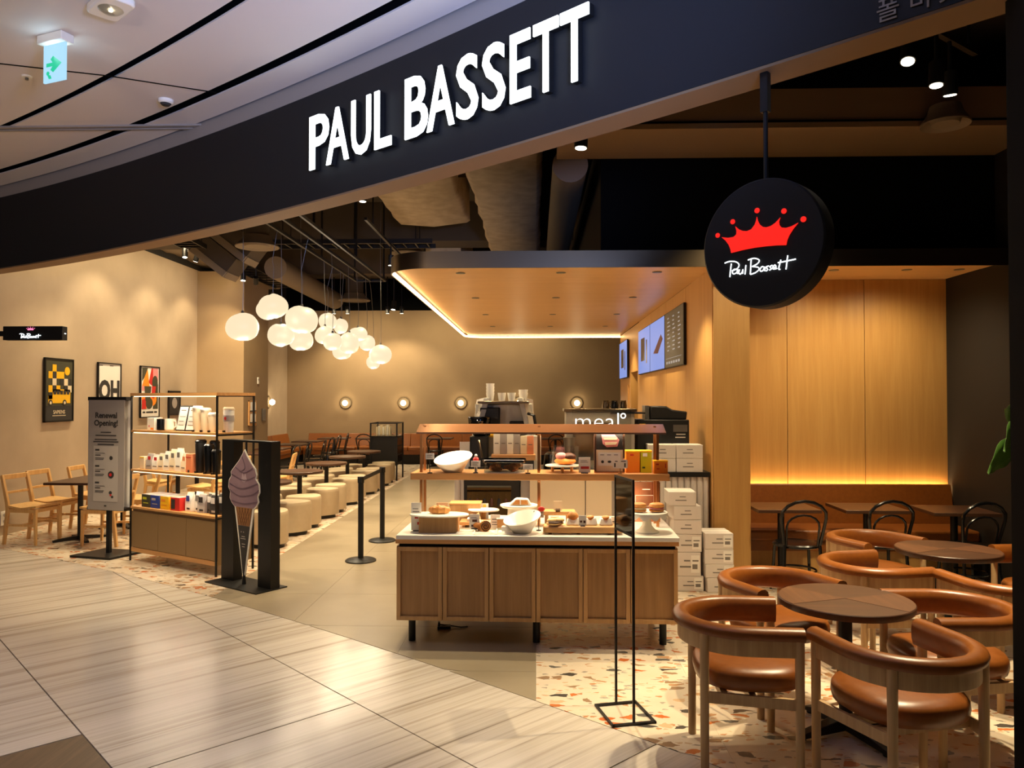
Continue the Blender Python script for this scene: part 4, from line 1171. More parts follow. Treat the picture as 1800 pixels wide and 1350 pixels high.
G().prism(rounded([(-.165, -.11), (.165, -.11), (.165, .11), (-.165, .11)], [.05]*4), .075, .10).ob('lid', TINT, t, bev=.006)
for i, (x, lab) in enumerate(((-.32, 'left crusty pastry in the smoked-lid box'), (-.17, 'right crusty pastry in the smoked-lid box'))):
    a = G()
    for k in range(5): croissant(a, (random.uniform(-.03, .03), random.uniform(-.03, .03), .0+.008*k), .085, .021, k*1.3+i)
    tag(a.ob('pastry', BREAD, None, (x, 5.88, SH+.008)), lab, 'pastry', 'pastries in the smoked-lid box')
card('small printed price card in front of the middle post', (-.06, 5.78, SH), .075, .042, stem=.028, prints=[LINES])
t = thing('cake_board', 'small white round board on wooden legs, upper shelf', 'serving board', (.20, 5.90, SH))
G().lathe([(0, .045), (.125, .045), (.13, .05), (.128, .056), (0, .056)], 32).ob('board', WHITE, t)
for k in range(3): G().cyl((.085*math.cos(2.1*k+.5), .085*math.sin(2.1*k+.5), 0), (.085*math.cos(2.1*k+.5), .085*math.sin(2.1*k+.5), .046), .011, n=8).ob('leg', OAKX, t)
t = thing('bread_roll', 'loaf with chocolate and pink topping inside the clear bag', 'bread', (.225, 5.89, SH+.057))
G().blob((0, 0, .028), (.085, .06, .03), noise=.04).ob('base_bread', ORANGE, t)
G().blob((-.03, 0, .062), (.045, .045, .032), noise=.05, seed=2).ob('pink_topping', PINK, t); G().blob((.03, 0, .062), (.048, .045, .03), noise=.05, seed=4).ob('chocolate_topping', CHOC, t)
t = thing('clear_bag', 'clear plastic bag over the topped loaf', 'bag', (.22, 5.90, SH+.057))
G().add([(-.10, -.075, 0), (.095, -.075, 0), (.095, .075, 0), (-.10, .075, 0), (-.085, -.03, .15), (.11, -.035, .14), (.11, .04, .14), (-.085, .035, .15)],
        [(0, 1, 5, 4), (1, 2, 6, 5), (2, 3, 7, 6), (3, 0, 4, 7)]).ob('film', CLEAR, t)
card('white card with a red product picture beside the cake board', (.365, 5.80, SH), .088, .115, prints=[LINE2, (RED, [(-.32, .38, .24, .40)])])
t = thing('photo_stand', 'tall copper-framed stand with cake photo above a white notice', 'sign stand', (.555, 5.84, SH))
G().bx(-.115, -.10, -.02, .02, 0, .318).bx(.10, .115, -.02, .02, 0, .318).bx(-.10, .10, -.02, .02, 0, .014).bx(-.10, .10, -.02, .02, .306, .318).ob('frame', COPPERS, t)
G().bx(-.10, .10, -.004, .004, .175, .306).ob('photo', INK, t)
a = G(); a.face([(-.06, .29), (.04, .29), (.075, .25), (.06, .20), (-.02, .195), (-.05, .22)], -.006); a.ob('photo_cake', PINK, t, smooth=0)
G().face([(-.045, .265), (.06, .265), (.055, .25), (-.04, .25)], -.009).face([(-.035, .232), (.06, .235), (.05, .215), (-.03, .21)], -.009).ob('photo_cream', CREAMF, t, smooth=0)
G().bx(-.10, .10, -.004, .004, .014, .175).ob('notice_back', CREAM, t); G().rect(-.085, .085, .055, .155, -.006).ob('notice', PAPER, t, smooth=0)
a = G(); [a.rect(-.07+.052*k, -.04+.052*k, .135, .139, -.009) for k in range(3)]; a.disc(-.052, .085, .011, -.009).disc(0, .085, .014, -.009, rz=.009); a.ob('notice_print', INK, t, smooth=0)
G().disc(.055, .085, .010, -.009).ob('notice_red_print', RED, t, smooth=0)
t = thing('plate_card', 'white rounded price plate on a gold pin, in front of the photo stand', 'sign card', (.63, 5.78, SH))
G().face(rounded([(-.055, .04), (.055, .04), (.055, .105), (-.055, .105)], [.01]*4, 4), -.002, .003).ob('plate', PAPER, t, smooth=0)
G().cyl((0, 0, .005), (0, 0, .06), .003, n=6).lathe([(0, 0), (.018, 0), (.012, .006), (0, .006)], 12).ob('pin', BRASS, t)
G().rect(-.04, -.02, .09, .096, -.006).rect(.005, .04, .09, .096, -.006).rect(-.045, -.035, .05, .08, -.006).rect(.03, .04, .05, .08, -.006).ob('print', INK, t, smooth=0)
def pack(label, loc, w, d, h, m, name='gift_box', prints=(), rz=0, cat='box', lid=None, bev=.004, group=None):
    t = thing(name, label, cat, loc, rz, group)
    G().bx(-w/2, w/2, -d/2, d/2, 0, h).ob('carton', m, t, bev=bev)
    if lid: G().bx(-w/2-.002, w/2+.002, -d/2-.002, d/2+.002, h*.94, h+.004).ob('lid', lid, t, bev=.002)
    for pm, polys in prints:
        a = G()
        for x0, x1, z0, z1 in polys: a.rect(x0*w, x1*w, z0*h, z1*h, -d/2-.0008, .001)
        a.ob('print', pm, t, smooth=0)
    return t
pack('tall orange-yellow gift box on the right of the upper shelf', (.735, 5.90, SH), .105, .09, .165, ORANGE, lid=YELLOW, prints=[(RED, [(-.2, .05, .78, .86)])])
pack('tall lime green gift box on the upper shelf', (.835, 5.90, SH), .085, .09, .165, LIME, lid=YELLOW, prints=[(GREEN, [(-.35, -.1, .2, .28)]), (PAPER, [(-.3, .1, .75, .9)])])
pack('small square orange gift box at the right end of the upper shelf', (.935, 5.83, SH), .105, .08, .095, ORANGE, lid=YELLOW, prints=[(RED, [(-.35, -.15, .68, .8), (.3, .36, .45, .8), (-.3, -.1, .35, .42)])])

# --- stone top of the island
card('clear stand with a printed sheet at the left end of the counter', (-.87, 5.58, TOP), .075, .20, prints=[LINE2, (RED, [(-.15, .2, .42, .52), (.1, .4, .2, .3)])])
t = thing('riser_tray', 'oval white tray on a box of wooden boards, left of the counter', 'serving tray', (-.70, 5.56, TOP))
G().bx(-.13, .13, -.065, .065, 0, .115).ob('wooden_riser', OAK, t, bev=.003)
for s in (-1, 1): G().bx(s*.135-.005, s*.135+.005, -.06, .06, 0, .115).ob('side_board', OAKX, t)
G().prism([(.215*math.cos(2*PI*k/48), .12*math.sin(2*PI*k/48)) for k in range(48)], .116, .13).ob('tray', WHITE, t, bev=.006)
a = croissant(G(), (0, 0, 0), .14, .036, PI, 3)
tag(a.ob('croissant', BREAD, None, (-.70, 5.55, TOP+.130)), 'golden croissant on the oval white tray', 'pastry')
card('blank cream card leaning behind the croissant', (-.685, 5.62, TOP+.13), .085, .065, m=CREAM)
pack('plain wooden crate at the rear left of the counter', (-.545, 5.98, TOP), .24, .16, .155, OAK, 'wooden_crate', cat='crate', lid=OAKX)
t = thing('wooden_board', 'low amber wooden board behind the plates, left', 'serving board', (-.44, 5.80, TOP))
G().bx(-.13, .13, -.08, .08, .018, .045).ob('board', OAKX, t, bev=.006)
for s in (-.1, .1): G().bx(s-.01, s+.01, -.06, .06, 0, .018).ob('foot', OAK, t)
t = thing('wrapped_sandwich', 'paper wrapped sandwich on the low amber board', 'sandwich', (-.46, 5.78, TOP+.045))
G().add([(-.05, -.03, 0), (.05, -.03, 0), (.05, .03, 0), (-.05, .03, 0), (.03, -.03, .06), (.03, .03, .06)], [(0, 3, 2, 1), (0, 1, 4), (3, 5, 2), (0, 4, 5, 3), (1, 2, 5, 4)]).ob('bread', BREADW, t, bev=.004)
G().bx(-.056, .02, -.036, .036, -.0, .02).ob('wrap', PAPER, t, bev=.004)
def plate(label, x, y, w=.115, d=.17):
    t = thing('serving_plate', label, 'plate', (x, y, TOP), 0, 'white square serving plates')
    G().bx(-w/2+.012, w/2-.012, -d/2+.012, d/2-.012, 0, .006).ob('base', WHITE, t)
    G().sweep(rounded([(-w/2, -d/2), (-w/2, d/2), (w/2, d/2), (w/2, -d/2)], [.012]*4, 3), [(-.012, .004), (0, .016), (.002, .018), (-.008, .010)], True).ob('rim', WHITE, t)
    return t
plate('white square plate left of the swirl roll', -.50, 5.53)
plate('white square plate under the swirl roll', -.36, 5.53, .15)
plate('white square plate left of the big slanted bowl', -.225, 5.54)
t = thing('swirl_roll', 'glazed cinnamon swirl roll on a white plate', 'pastry', (-.365, 5.52, TOP+.008), R(10))
a = G(); a.cyl((0, -.03, .042), (0, .04, .042), .042, .038, 18); a.ob('roll', BREAD, t, bev=.01, seg=3)
a = G(); pts = []
for k in range(40):
    u = k/39; r_ = .006+.034*u; an = u*4.6*PI; pts.append((r_*math.cos(an), -.033, .042+r_*math.sin(an)))
a.tube(pts, .0035, 5).ob('swirl', CHOC, t)
a = G()
for k in range(7): a.tube([(-.035+.011*k, -.025, .068+.01*math.sin(k)), (-.028+.011*k, .03, .078)], .003, 5)
a.ob('icing', CREAMF, t)
t = thing('swirl_roll', 'second glazed roll lying behind the swirl roll', 'pastry', (-.41, 5.60, TOP+.008), R(60))
G().blob((0, 0, .035), (.06, .045, .036), noise=.05, seed=8).ob('roll', BREAD, t); G().tube([(-.03, -.03, .06), (0, 0, .074), (.03, .03, .06)], .005, 5).ob('icing', CREAMF, t)
card('white card with two red-brown pictures beside the swirl roll', (-.445, 5.56, TOP+.02), .075, .10, prints=[(CHOC, [(-.2, .25, .45, .62), (-.3, .15, .1, .25)]), LINE2])
card('white price card behind the swirl roll', (-.30, 5.68, TOP), .07, .10, prints=[LINES])
t = thing('wooden_board', 'amber wooden block board behind the swirl roll', 'serving board', (-.21, 5.70, TOP))
G().bx(-.075, .075, -.05, .05, 0, .075).ob('block', OAKX, t, bev=.006)
G().bx(-.08, .08, -.055, .055, .075, .082).ob('liner', PAPER, t)
t = thing('cake_stand', 'long white pedestal platter behind the swirl roll', 'cake stand', (-.40, 5.88, TOP))
G().prism([(.12*math.cos(2*PI*k/40), .09*math.sin(2*PI*k/40)) for k in range(40)], .105, .118).ob('platter', WHITE, t, bev=.005)
G().lathe([(.0, 0), (.06, 0), (.055, .008), (.02, .02), (.02, .105), (0, .105)], 24).ob('pedestal', OAK, t)
card('ice cream cone shaped topper card at the rear of the counter', (-.40, 5.99, TOP), .06, .14, m=GREYL, prints=[(ORANGE, [(-.2, .2, .55, .95)]), (CHOC, [(-.25, .25, .42, .54)])])
t = thing('cake_stand', 'tall white stand carrying a wrapped loaf behind the slanted bowl', 'cake stand', (-.13, 5.84, TOP))
G().lathe([(0, 0), (.10, 0), (.10, .015), (.085, .03), (.085, .14), (0, .14)], 36).ob('pedestal', WHITE, t)
G().lathe([(0, .14), (.13, .14), (.142, .15), (.142, .158), (0, .155)], 40).ob('plate', WHITE, t)
t = thing('wrapped_loaf', 'white wrapped loaf showing golden crust on the tall white stand', 'bread', (-.12, 5.83, TOP+.156), R(4))
G().add([(-.09, -.04, 0), (.09, -.04, 0), (.09, .04, 0), (-.09, .04, 0), (-.03, -.03, .055), (.06, -.03, .05), (.06, .03, .05), (-.03, .03, .055)],
        [(0, 3, 2, 1), (0, 1, 5, 4), (1, 2, 6, 5), (2, 3, 7, 6), (3, 0, 4, 7), (4, 5, 6, 7)]).ob('wrap', PAPER, t, bev=.01)
G().add([(-.06, -.042, .008), (-.005, -.042, .008), (-.005, -.036, .042), (-.035, -.036, .042)], [(0, 1, 2, 3)]).add([(.005, -.042, .008), (.06, -.042, .008), (.05, -.036, .04), (.005, -.036, .042)], [(0, 1, 2, 3)]).ob('crust', BREAD, t)
slanted_bowl('white slanted bowl at the centre front of the counter', (-.10, 5.53, TOP), .135, .105, .04, R(-12))
t = thing('wrapped_sandwich', 'paper wrapped wedge lying left of the centre bowl', 'sandwich', (-.20, 5.50, TOP+.018), R(-35))
G().bx(-.03, .03, -.045, .045, 0, .04).ob('wrap', PAPER, t, bev=.01)
t = card('grey printed price tag with a red dome topper beside the centre bowl', (.02, 5.62, TOP), .075, .05, stem=.095, m=GREYL, prints=[(INK, [(-.4, .4, .7, .78), (-.4, .3, .5, .58), (-.4, .35, .28, .36)])])
G().blob((.02, 0, .157), (.025, .01, .018)).ob('red_topper', RED, t)
t = thing('wooden_board', 'small amber board raised on posts behind the long board', 'serving board', (.16, 5.86, TOP))
G().bx(-.14, .14, -.06, .06, .085, .115).ob('board', OAKX, t, bev=.01)
for s in (-.08, .08): G().cyl((s, 0, 0), (s, 0, .085), .014, n=10).ob('post', OAK, t)
card('cream card standing on the small amber board', (.165, 5.80, TOP+.115), .06, .07, m=CREAM, prints=[(INKG, [(-.3, .3, .1, .2)])])
t = thing('long_board', 'long amber wooden board on small feet at the front right of the counter', 'serving board', (.32, 5.52, TOP))
G().prism(rounded([(-.27, -.07), (.29, -.07), (.29, .07), (-.27, .07)], [.03, .01, .01, .03]), .012, .058).ob('board', OAKX, t, bev=.008)
for x in (-.22, -.02, .2): G().bx(x-.012, x+.012, -.05, .05, 0, .012).ob('foot', CHOC, t)
t = thing('filled_bun', 'split floury bun with cream filling at the left end of the long board', 'bread', (.135, 5.49, TOP+.058), R(10))
G().blob((0, 0, .018), (.065, .035, .018)).ob('lower_half', BREADW, t); G().blob((-.02, 0, .038), (.038, .033, .018)).blob((.03, 0, .04), (.04, .033, .018)).ob('upper_half', BREADW, t); G().tube([(-.05, -.02, .028), (0, -.036, .026), (.05, -.02, .028)], .009, 6).ob('filling', CHOC, t)
card('small white card behind the split floury bun', (.135, 5.545, TOP+.058), .06, .05, m=CREAM)
for i, (x, lab) in enumerate(((.265, 'white paper bag with a golden pastry, left on the long board'), (.39, 'white paper packet in the middle of the long board'), (.50, 'white paper packet at the right of the long board'))):
    t = thing('pastry_packet', lab, 'pastry', (x, 5.535, TOP+.058), 0, 'paper wrapped pastries on the long board')
    G().add([(-.05, -.035, 0), (.05, -.035, 0), (.05, .035, 0), (-.05, .035, 0), (-.04, -.02, .05), (.04, -.02, .055), (.04, .02, .055), (-.04, .02, .05)],
            [(0, 3, 2, 1), (0, 1, 5, 4), (1, 2, 6, 5), (2, 3, 7, 6), (3, 0, 4, 7), (4, 5, 6, 7)]).ob('paper', PAPER, t, bev=.008)
    G().blob((0, 0, .06 if i == 0 else .048), (.045 if i == 0 else .03, .028, .034 if i == 0 else .02), noise=.08, seed=i).ob('bread', BREAD, t)
card('white card with brown pictures on the long board', (.33, 5.47, TOP+.058), .055, .07, prints=[(CHOC, [(-.35, -.05, .3, .5), (.1, .38, .25, .5)])])
card('white card at the right end of the long board', (.56, 5.60, TOP), .05, .10, prints=[LINES])
t = thing('cake_stand', 'white pedestal cake stand with scalloped rim at the right end of the counter', 'cake stand', (.80, 5.58, TOP))
n = 60; vs = []; fs = []
G().lathe([(0, 0), (.085, 0), (.085, .008), (.06, .02), (.035, .05), (.028, .09), (.036, .132), (0, .132)], 36).ob('pedestal', WHITE, t)
G().lathe([(0, .132), (.14, .136), (.148, .146), (.142, .150), (0, .146)], 60).ob('plate', WHITE, t)
for i in range(n):
    a = 2*PI*i/n; sc_ = abs(math.sin(a*6)); vs += [(.146*math.cos(a), .146*math.sin(a), .146), (.150*math.cos(a), .150*math.sin(a), .128-.028*sc_), (.146*math.cos(a), .146*math.sin(a), .130-.028*sc_)]
for i in range(n):
    j = (i+1) % n
    for k in range(3): l = (k+1) % 3; fs.append((3*i+k, 3*j+k, 3*j+l, 3*i+l))
G().add(vs, fs).ob('scalloped_rim', WHITE, t)
for i, (x, lab) in enumerate(((.74, 'bagel sandwich on the left of the scalloped cake stand'), (.865, 'bagel sandwich on the right of the scalloped cake stand'))):
    t = thing('bagel_sandwich', lab, 'sandwich', (x, 5.56, TOP+.150), R(20*i), 'bagel sandwiches')
    G().lathe([(.012, .004), (.03, 0), (.052, .006), (.055, .016), (.04, .024), (.012, .022)], 24).ob('lower_half', BREAD, t)
    G().lathe([(.012, .034), (.045, .030), (.057, .040), (.05, .056), (.03, .064), (.012, .056)], 24).ob('upper_half', BREAD, t)
    G().lathe([(0, .022), (.05, .022), (.053, .028), (.048, .033), (0, .033)], 24).ob('filling', CREAMF if i == 0 else PINK, t)
t = thing('poster_board', 'copper board with outlined print standing at the counter right rear', 'sign', (.86, 6.05, TOP))
G().bx(-.11, .11, -.008, .008, 0, .31).ob('board', COPPERS, t, bev=.003)
a = G(); a.rect(-.03, .03, .25, .256, -.009).rect(-.085, .06, .205, .208, -.009).rect(-.085, -.082, .12, .205, -.009).rect(.055, .06, .12, .205, -.009).rect(-.085, .06, .12, .123, -.009).ob('print', PAPER, t, smooth=0)

# ------------------------------------------------------------------ service counter behind the island
sv = thing('service_counter', 'long service counter with ribbed white front and dark top', 'counter', (0, 7.5, 0))
G().bx(-.80, -.71, .03, .62, .04, .99).bx(-.15, 1.68, .03, .62, .04, .99).bx(-.71, -.15, .45, .62, .04, .99).ob('body', GREYL, sv)
G().bx(-.84, 1.68, -.03, .66, .99, 1.035).ob('worktop', BLACK, sv, bev=.003)
G().bx(-.78, 1.67, .06, .6, 0, .04).ob('plinth', BLACK, sv)
x = -.80
while x < 1.66:
    if x < -.70 or x > .74:
        G().cyl((x+.03, .03, .04), (x+.03, .03, .985), .030, n=10).ob('rib', BOXW, sv)
    x += .0605
for x0, x1 in ((-.06, .475), (.485, .735)): G().bx(x0, x1, .0, .03, .04, .985).ob('front_panel', CREAM, sv, bev=.002)
fr = thing('display_fridge', 'dark glass display fridge with bottles under the service counter', 'fridge', (-.43, 7.47, .04))
G().bx(-.27, .27, .02, .06, 0, .93).bx(-.27, -.24, -.0, .02, 0, .93).bx(.19, .27, 0, .02, 0, .93).bx(-.24, .19, 0, .02, .86, .93).bx(-.24, .19, 0, .02, 0, .1).ob('frame', BLACK, fr)
G().bx(-.24, .19, .0, .006, .1, .86).ob('door_glass', TINT, fr)
for i in range(6):
    t = thing('bottle', f'{["first","second","third","fourth","fifth","sixth"][i]} small dark bottle from the left in the display fridge', 'bottle', (-.64+.07*i, 7.482, .70), 0, 'bottles in the display fridge')
    G().lathe([(0, 0), (.02, 0), (.021, .06), (.009, .085), (.009, .11), (0, .11)], 12).ob('glass', CHOC if i % 2 else INK, t)
    G().cyl((0, 0, .109), (0, 0, .12), .0105, n=10).ob('cap', BRASS, t)
CT = 1.035
# coffee grinder station
t = thing('coffee_grinder', 'tall black bean grinder left of the coffee bag tray', 'grinder', (-.56, 7.62, CT))
G().bx(-.10, .10, -.12, .12, 0, .05).prism(rounded([(-.09, -.10), (.09, -.10), (.09, .1), (-.09, .1)], [.02]*4, 3), .05, .34).ob('body', BLACK, t, bev=.008)
G().lathe([(.055, .34), (.10, .40), (.115, .52), (.11, .53), (0, .53)], 24).ob('hopper', TINT, t); G().tube([(0, -.12, .3), (.02, -.17, .24), (.04, -.19, .14)], .012, 8).ob('spout', STEEL, t)
t = thing('coffee_machine', 'silver espresso machine with angled grey panels and cups on top', 'coffee machine', (-.33, 7.95, CT))
G().bx(-.32, .32, -.22, .22, 0, .12).bx(-.30, .30, .02, .22, .12, .66).ob('body', MACHINE, t, bev=.01)
for s in (-1, 1): G().add([(s*.30, -.22, .12), (s*.34, -.22, .12), (s*.34, .2, .12), (s*.30, .2, .12), (s*.14, -.12, .72), (s*.20, -.12, .72), (s*.30, .2, .70), (s*.22, .2, .70)], [(0, 1, 5, 4), (1, 2, 6, 5), (2, 3, 7, 6), (3, 0, 4, 7), (4, 5, 6, 7), (3, 2, 1, 0)]).ob('side_panel', MACHINE, t, bev=.004)
G().bx(-.24, -.04, -.14, .02, .40, .62).bx(.06, .24, -.12, .02, .38, .48).ob('group_head', BLACK, t, bev=.01)
G().bx(-.26, .26, -.20, .2, .66, .685).ob('cup_rail', STEEL, t, bev=.004)
for i, x in enumerate((-.14, .12)): G().cyl((x, -.08, .40), (x, -.08, .33), .035, n=14).tube([(x, -.10, .365), (x, -.24, .35)], .012, 8).ob('portafilter', BLACK, t)
G().tube([(.25, -.15, .56), (.31, -.2, .54), (.34, -.2, .36)], .016, 8).ob('steam_arm', BLACK, t)
G().blob((-.10, -.23, .34), (.05, .012, .02)).ob('knob', YELLOW, t)
for i, (x, z, n_, w) in enumerate(((-.14, .685, 4, .045), (-.02, .685, 1, .045), (.08, .685, 1, .045), (.20, .685, 2, .05))):
    for k in range(n_):
        c = G().lathe([(0, 0), (w*.72, 0), (w, .085), (w*.93, .085), (w*.68, .006), (0, .006)], 18).ob('paper_cup', WHITE, None, (-.33+x, 7.9, CT+z+.032*k+.001))
        tag(c, f'white cup {["at the bottom","second","third","at the top"][k]} of the {["tall left stack","second pile","third pile","right pile"][i]} on the coffee machine', 'cup', 'cups on the coffee machine')
tr = thing('bag_shelf', 'oak tray shelf for coffee bags on a black riser', 'shelf', (-.22, 7.56, CT))
G().bx(-.20, .20, -.07, .09, 0, .11).ob('riser', BLACK, tr, bev=.004)
G().bx(-.215, .215, -.08, .10, .11, .165).ob('tray', OAKX, tr, bev=.003)
def coffee_bag(label, loc, w, d, h, m, rz=0, prints=(), group=None, top=None):
    t = thing('coffee_bag', label, 'coffee bag', loc, rz, group)
    G().add([(-w/2, -d/2, 0), (w/2, -d/2, 0), (w/2, d/2, 0), (-w/2, d/2, 0), (-w/2*1.02, -d/2*.95, h*.55), (w/2*1.02, -d/2*.95, h*.55), (w/2*1.02, d/2*.95, h*.55), (-w/2*1.02, d/2*.95, h*.55), (-w/2, -.004, h), (w/2, -.004, h), (w/2, .004, h), (-w/2, .004, h)],
            [(3, 2, 1, 0), (0, 1, 5, 4), (1, 2, 6, 5), (2, 3, 7, 6), (3, 0, 4, 7), (4, 5, 9, 8), (5, 6, 10, 9), (6, 7, 11, 10), (7, 4, 8, 11), (8, 9, 10, 11)]).ob('pouch', m, t, bev=.003)
    if top: G().bx(-w/2, w/2, -.006, .006, h-.012, h+.004).ob('seal', top, t)
    for pm, polys in prints:
        a = G()
        for x0, x1, z0, z1 in polys: a.rect(x0*w, x1*w, z0*h, z1*h, -d/2-.001, .0012)
        a.ob('label', pm, t, smooth=0)
    return t
bm_ = [WHITE, GREYL, WHITE, GREYL, CREAM, SALMON]
for i in range(6):
    coffee_bag(f'{["first","second","third","fourth","fifth","last"][i]} coffee bag from the left on the oak tray shelf', (-.385+.066*i, 7.56, CT+.166), .064, .05, .205 if i < 4 else .18, bm_[i], 0, [(INKG, [(-.3, .3, .5, .54)])], 'coffee bags on the oak tray')
pack('white flat carton standing behind the coffee bags', (-.03, 7.70, CT), .16, .12, .34, WHITE, 'carton', cat='box')
card('tall white menu stand leaning left of the grinder', (-.70, 7.55, CT), .10, .28, prints=[LINES])
# meal lettering on clear acrylic
t = thing('acrylic_sign', 'white outlined lower-case word meal with degree ring on clear acrylic', 'sign', (.62, 7.45, CT))
G().bx(-.27, .30, 0, .006, .0, .60).ob('acrylic_sheet', CLEAR, t)
G().bx(-.25, .28, -.02, .03, 0, .012).ob('foot', STEEL, t)
fit_text('meal', .42, .155, .008, -.016, cx=-.03, cz=.495).ob('lettering', NEON, t, (0, -.006, 0), smooth=0)
G().tube([(.222+.022*math.cos(2*PI*k/20), -.006, .545+.022*math.sin(2*PI*k/20)) for k in range(20)], .006, 6, True).ob('degree_ring', NEON, t)
t = thing('oven', 'grey steel oven with warming top behind the meal sign', 'oven', (.62, 7.86, CT))
G().bx(-.32, .36, -.2, .22, .02, .58).ob('body', MACHINE, t, bev=.012)
G().bx(-.25, .12, -.215, -.20, .1, .45).ob('door', BLACKG, t, bev=.004); G().cyl((-.22, -.235, .47), (.1, -.235, .47), .01, n=8).ob('handle', STEEL, t)
G().bx(-.34, .38, -.22, .24, .58, .61).ob('top_tray', STEEL, t, bev=.004); G().bx(.12, .46, -.24, .10, .56, .575).ob('side_shelf', BLACK, t)
for x in (-.26, .3):
    for y in (-.14, .16): G().cyl((x, y, 0), (x, y, .021), .02, n=10).ob('foot', BLACK, t)
for k, (x, y, lab) in enumerate(((0, 0, 'black steel jug in the middle of the oven top'), (.09, .03, 'steel jug at the right of the oven top'), (-.09, .02, 'steel jug at the left of the row on the oven top'))):
    t = thing('milk_jug', lab, 'jug', (.80+x, 7.84+y, CT+.61), R(200+40*k), 'milk jugs on the oven')
    G().lathe([(0, 0), (.035, 0), (.038, .03), (.030, .07), (.034, .08), (.03, .08), (.027, .07), (.034, .03), (0, .006)], 18).ob('body', STEEL if k else BLACKG, t)
    G().tube([(.032, 0, .07), (.06, 0, .065), (.06, 0, .025), (.036, 0, .02)], .005, 6).ob('handle', STEEL, t)
t = thing('black_machine', 'large black appliance with a yellow sticker on the service counter', 'appliance', (1.27, 7.88, CT))
G().bx(-.26, .26, -.16, .22, .015, .50).ob('body', BLACK, t, bev=.008)
G().prism([(-.12, .50), (.24, .50), (.25, .58), (.10, .60), (.04, .635), (-.12, .635)], -.12, .2, Matrix(((1, 0, 0, 0), (0, 0, 1, 0), (0, 1, 0, 0), (0, 0, 0, 1)))).ob('hood', BLACK, t, bev=.012)
G().bx(-.17, -.13, -.1, .12, .50, .64).ob('vent_stack', STEELD, t)
G().rect(-.235, -.175, .42, .46, -.161).ob('sticker', YELLOW, t); G().rect(.10, .24, .38, .45, -.161).ob('rating_plate', STEELD, t); G().rect(.13, .22, .35, .36, -.161).rect(.12, .22, .32, .33, -.161).ob('small_print', GREYL, t)
for x in (-.2, .2):
    for y in (-.1, .15): G().cyl((x, y, 0), (x, y, .016), .02, n=8).ob('foot', BLACKG, t)
t = thing('kettle', 'black kettle behind the cake dome on the service counter', 'kettle', (.16, 7.62, CT))
G().lathe([(0, 0), (.085, 0), (.09, .02), (.075, .16), (.05, .18), (0, .185)], 24).ob('body', BLACKG, t); G().tube([(.07, 0, .16), (.15, 0, .15), (.15, 0, .06), (.085, 0, .03)], .011, 8).ob('handle', BLACK, t); G().cyl((0, 0, .185), (0, 0, .2), .012, n=8).ob('knob', STEEL, t)
t = thing('blender', 'steel and black blender base left of the photo stand', 'blender', (.33, 7.60, CT))
G().bx(-.07, .07, -.08, .08, 0, .16).ob('base', BLACKG, t, bev=.015); G().lathe([(.045, .16), (.06, .32), (.063, .33), (0, .33)], 18).ob('jar', STEELD, t)
# white cartons
def carton(label, loc, w=.255, d=.33, h=.128, rz=0, lab=True, group='white cartons stacked by the oak pillar'):
    t = thing('carton', label, 'box', loc, rz, group)
    G().bx(-w/2, w/2, -d/2, d/2, 0, h).ob('box', BOXW, t, bev=.004)
    G().bx(-w/2+.002, w/2-.002, -.022, .022, h, h+.001).ob('tape', PAPER, t)
    G().rect(-w*.10, w*.12, h*.62, h*.68, -d/2-.001, .001).rect(-w*.25, w*.15, h*.36, h*.43, -d/2-.001, .001).ob('print', INKG, t, smooth=0)
    if lab:
        G().rect(w*.15, w*.46, h*.15, h*.88, -d/2-.001, .001).ob('shipping_label', PAPER, t, smooth=0)
        G().rect(w*.2, w*.42, h*.62, h*.68, -d/2-.0025, .001).rect(w*.2, w*.38, h*.3, h*.5, -d/2-.0025, .001).ob('label_print', INKG, t, smooth=0)
    return t
ordn = ['bottom', 'second', 'third', 'fourth', 'fifth', 'top']
zz = 0
for i, (x, h, r) in enumerate(((1.39, .135, 2), (1.37, .215, -1), (1.375, .16, 1), (1.385, .128, -3), (1.37, .125, 2), (1.335, .125, -2))):
    carton(f'{ordn[i]} white carton of the taller left stack beside the oak pillar', (x, 7.20, zz), .25, .32, h, R(r), i < 3); zz += h+.002
zz = 0
for i, (x, h, r) in enumerate(((1.66, .128, 4), (1.655, .12, 1), (1.655, .135, -1), (1.65, .14, 1))):
    carton(f'{["bottom","second","third","top"][i]} white carton of the shorter right stack in front of the oak pillar', (x, 7.16, zz), .255, .30, h, R(r), True); zz += h+.002
for i, (x, z) in enumerate(((1.225, 0), (1.485, 0), (1.225, .133), (1.485, .133))):
    carton(f'{["lower left","lower right","upper left","upper right"][i]} white carton of the block on the service counter', (x, 7.60, CT+z), .255, .22, .131, 0, False, 'white cartons on the service counter')
# black book cabinet on the aisle
t = thing('black_cabinet', 'tall black cabinet with glass case on top at the end of the aisle', 'cabinet', (-3.24, 16.62, 0))
for x in (-.29, .27):
    for y in (-.38, .36): G().bx(x, x+.03, y, y+.03, 0, 1.22).ob('post', BLACK, t)
G().bx(-.28, .28, -.36, .36, .32, .93).ob('body', BLACK, t, bev=.004)
for x in (-.30,): G().bx(-.30, .30, -.38, .39, .93, .945).ob('deck', BLACKG, t)
for z in (1.205,): G().bx(-.29, .30, -.385, -.365, z, z+.02).bx(-.29, .30, .37, .39, z, z+.02).bx(-.29, -.27, -.38, .39, z, z+.02).bx(.28, .30, -.38, .39, z, z+.02).ob('top_rail', BLACK, t)
G().bx(-.27, .28, -.376, -.372, .945, 1.205).bx(.286, .29, -.36, .37, .945, 1.205).ob('glass', CLEAR, t)
for k in range(3): G().bx(.281, .284, -.30, .30, .38+.18*k, .53+.18*k).ob('shelf_front', BLACKG, t)
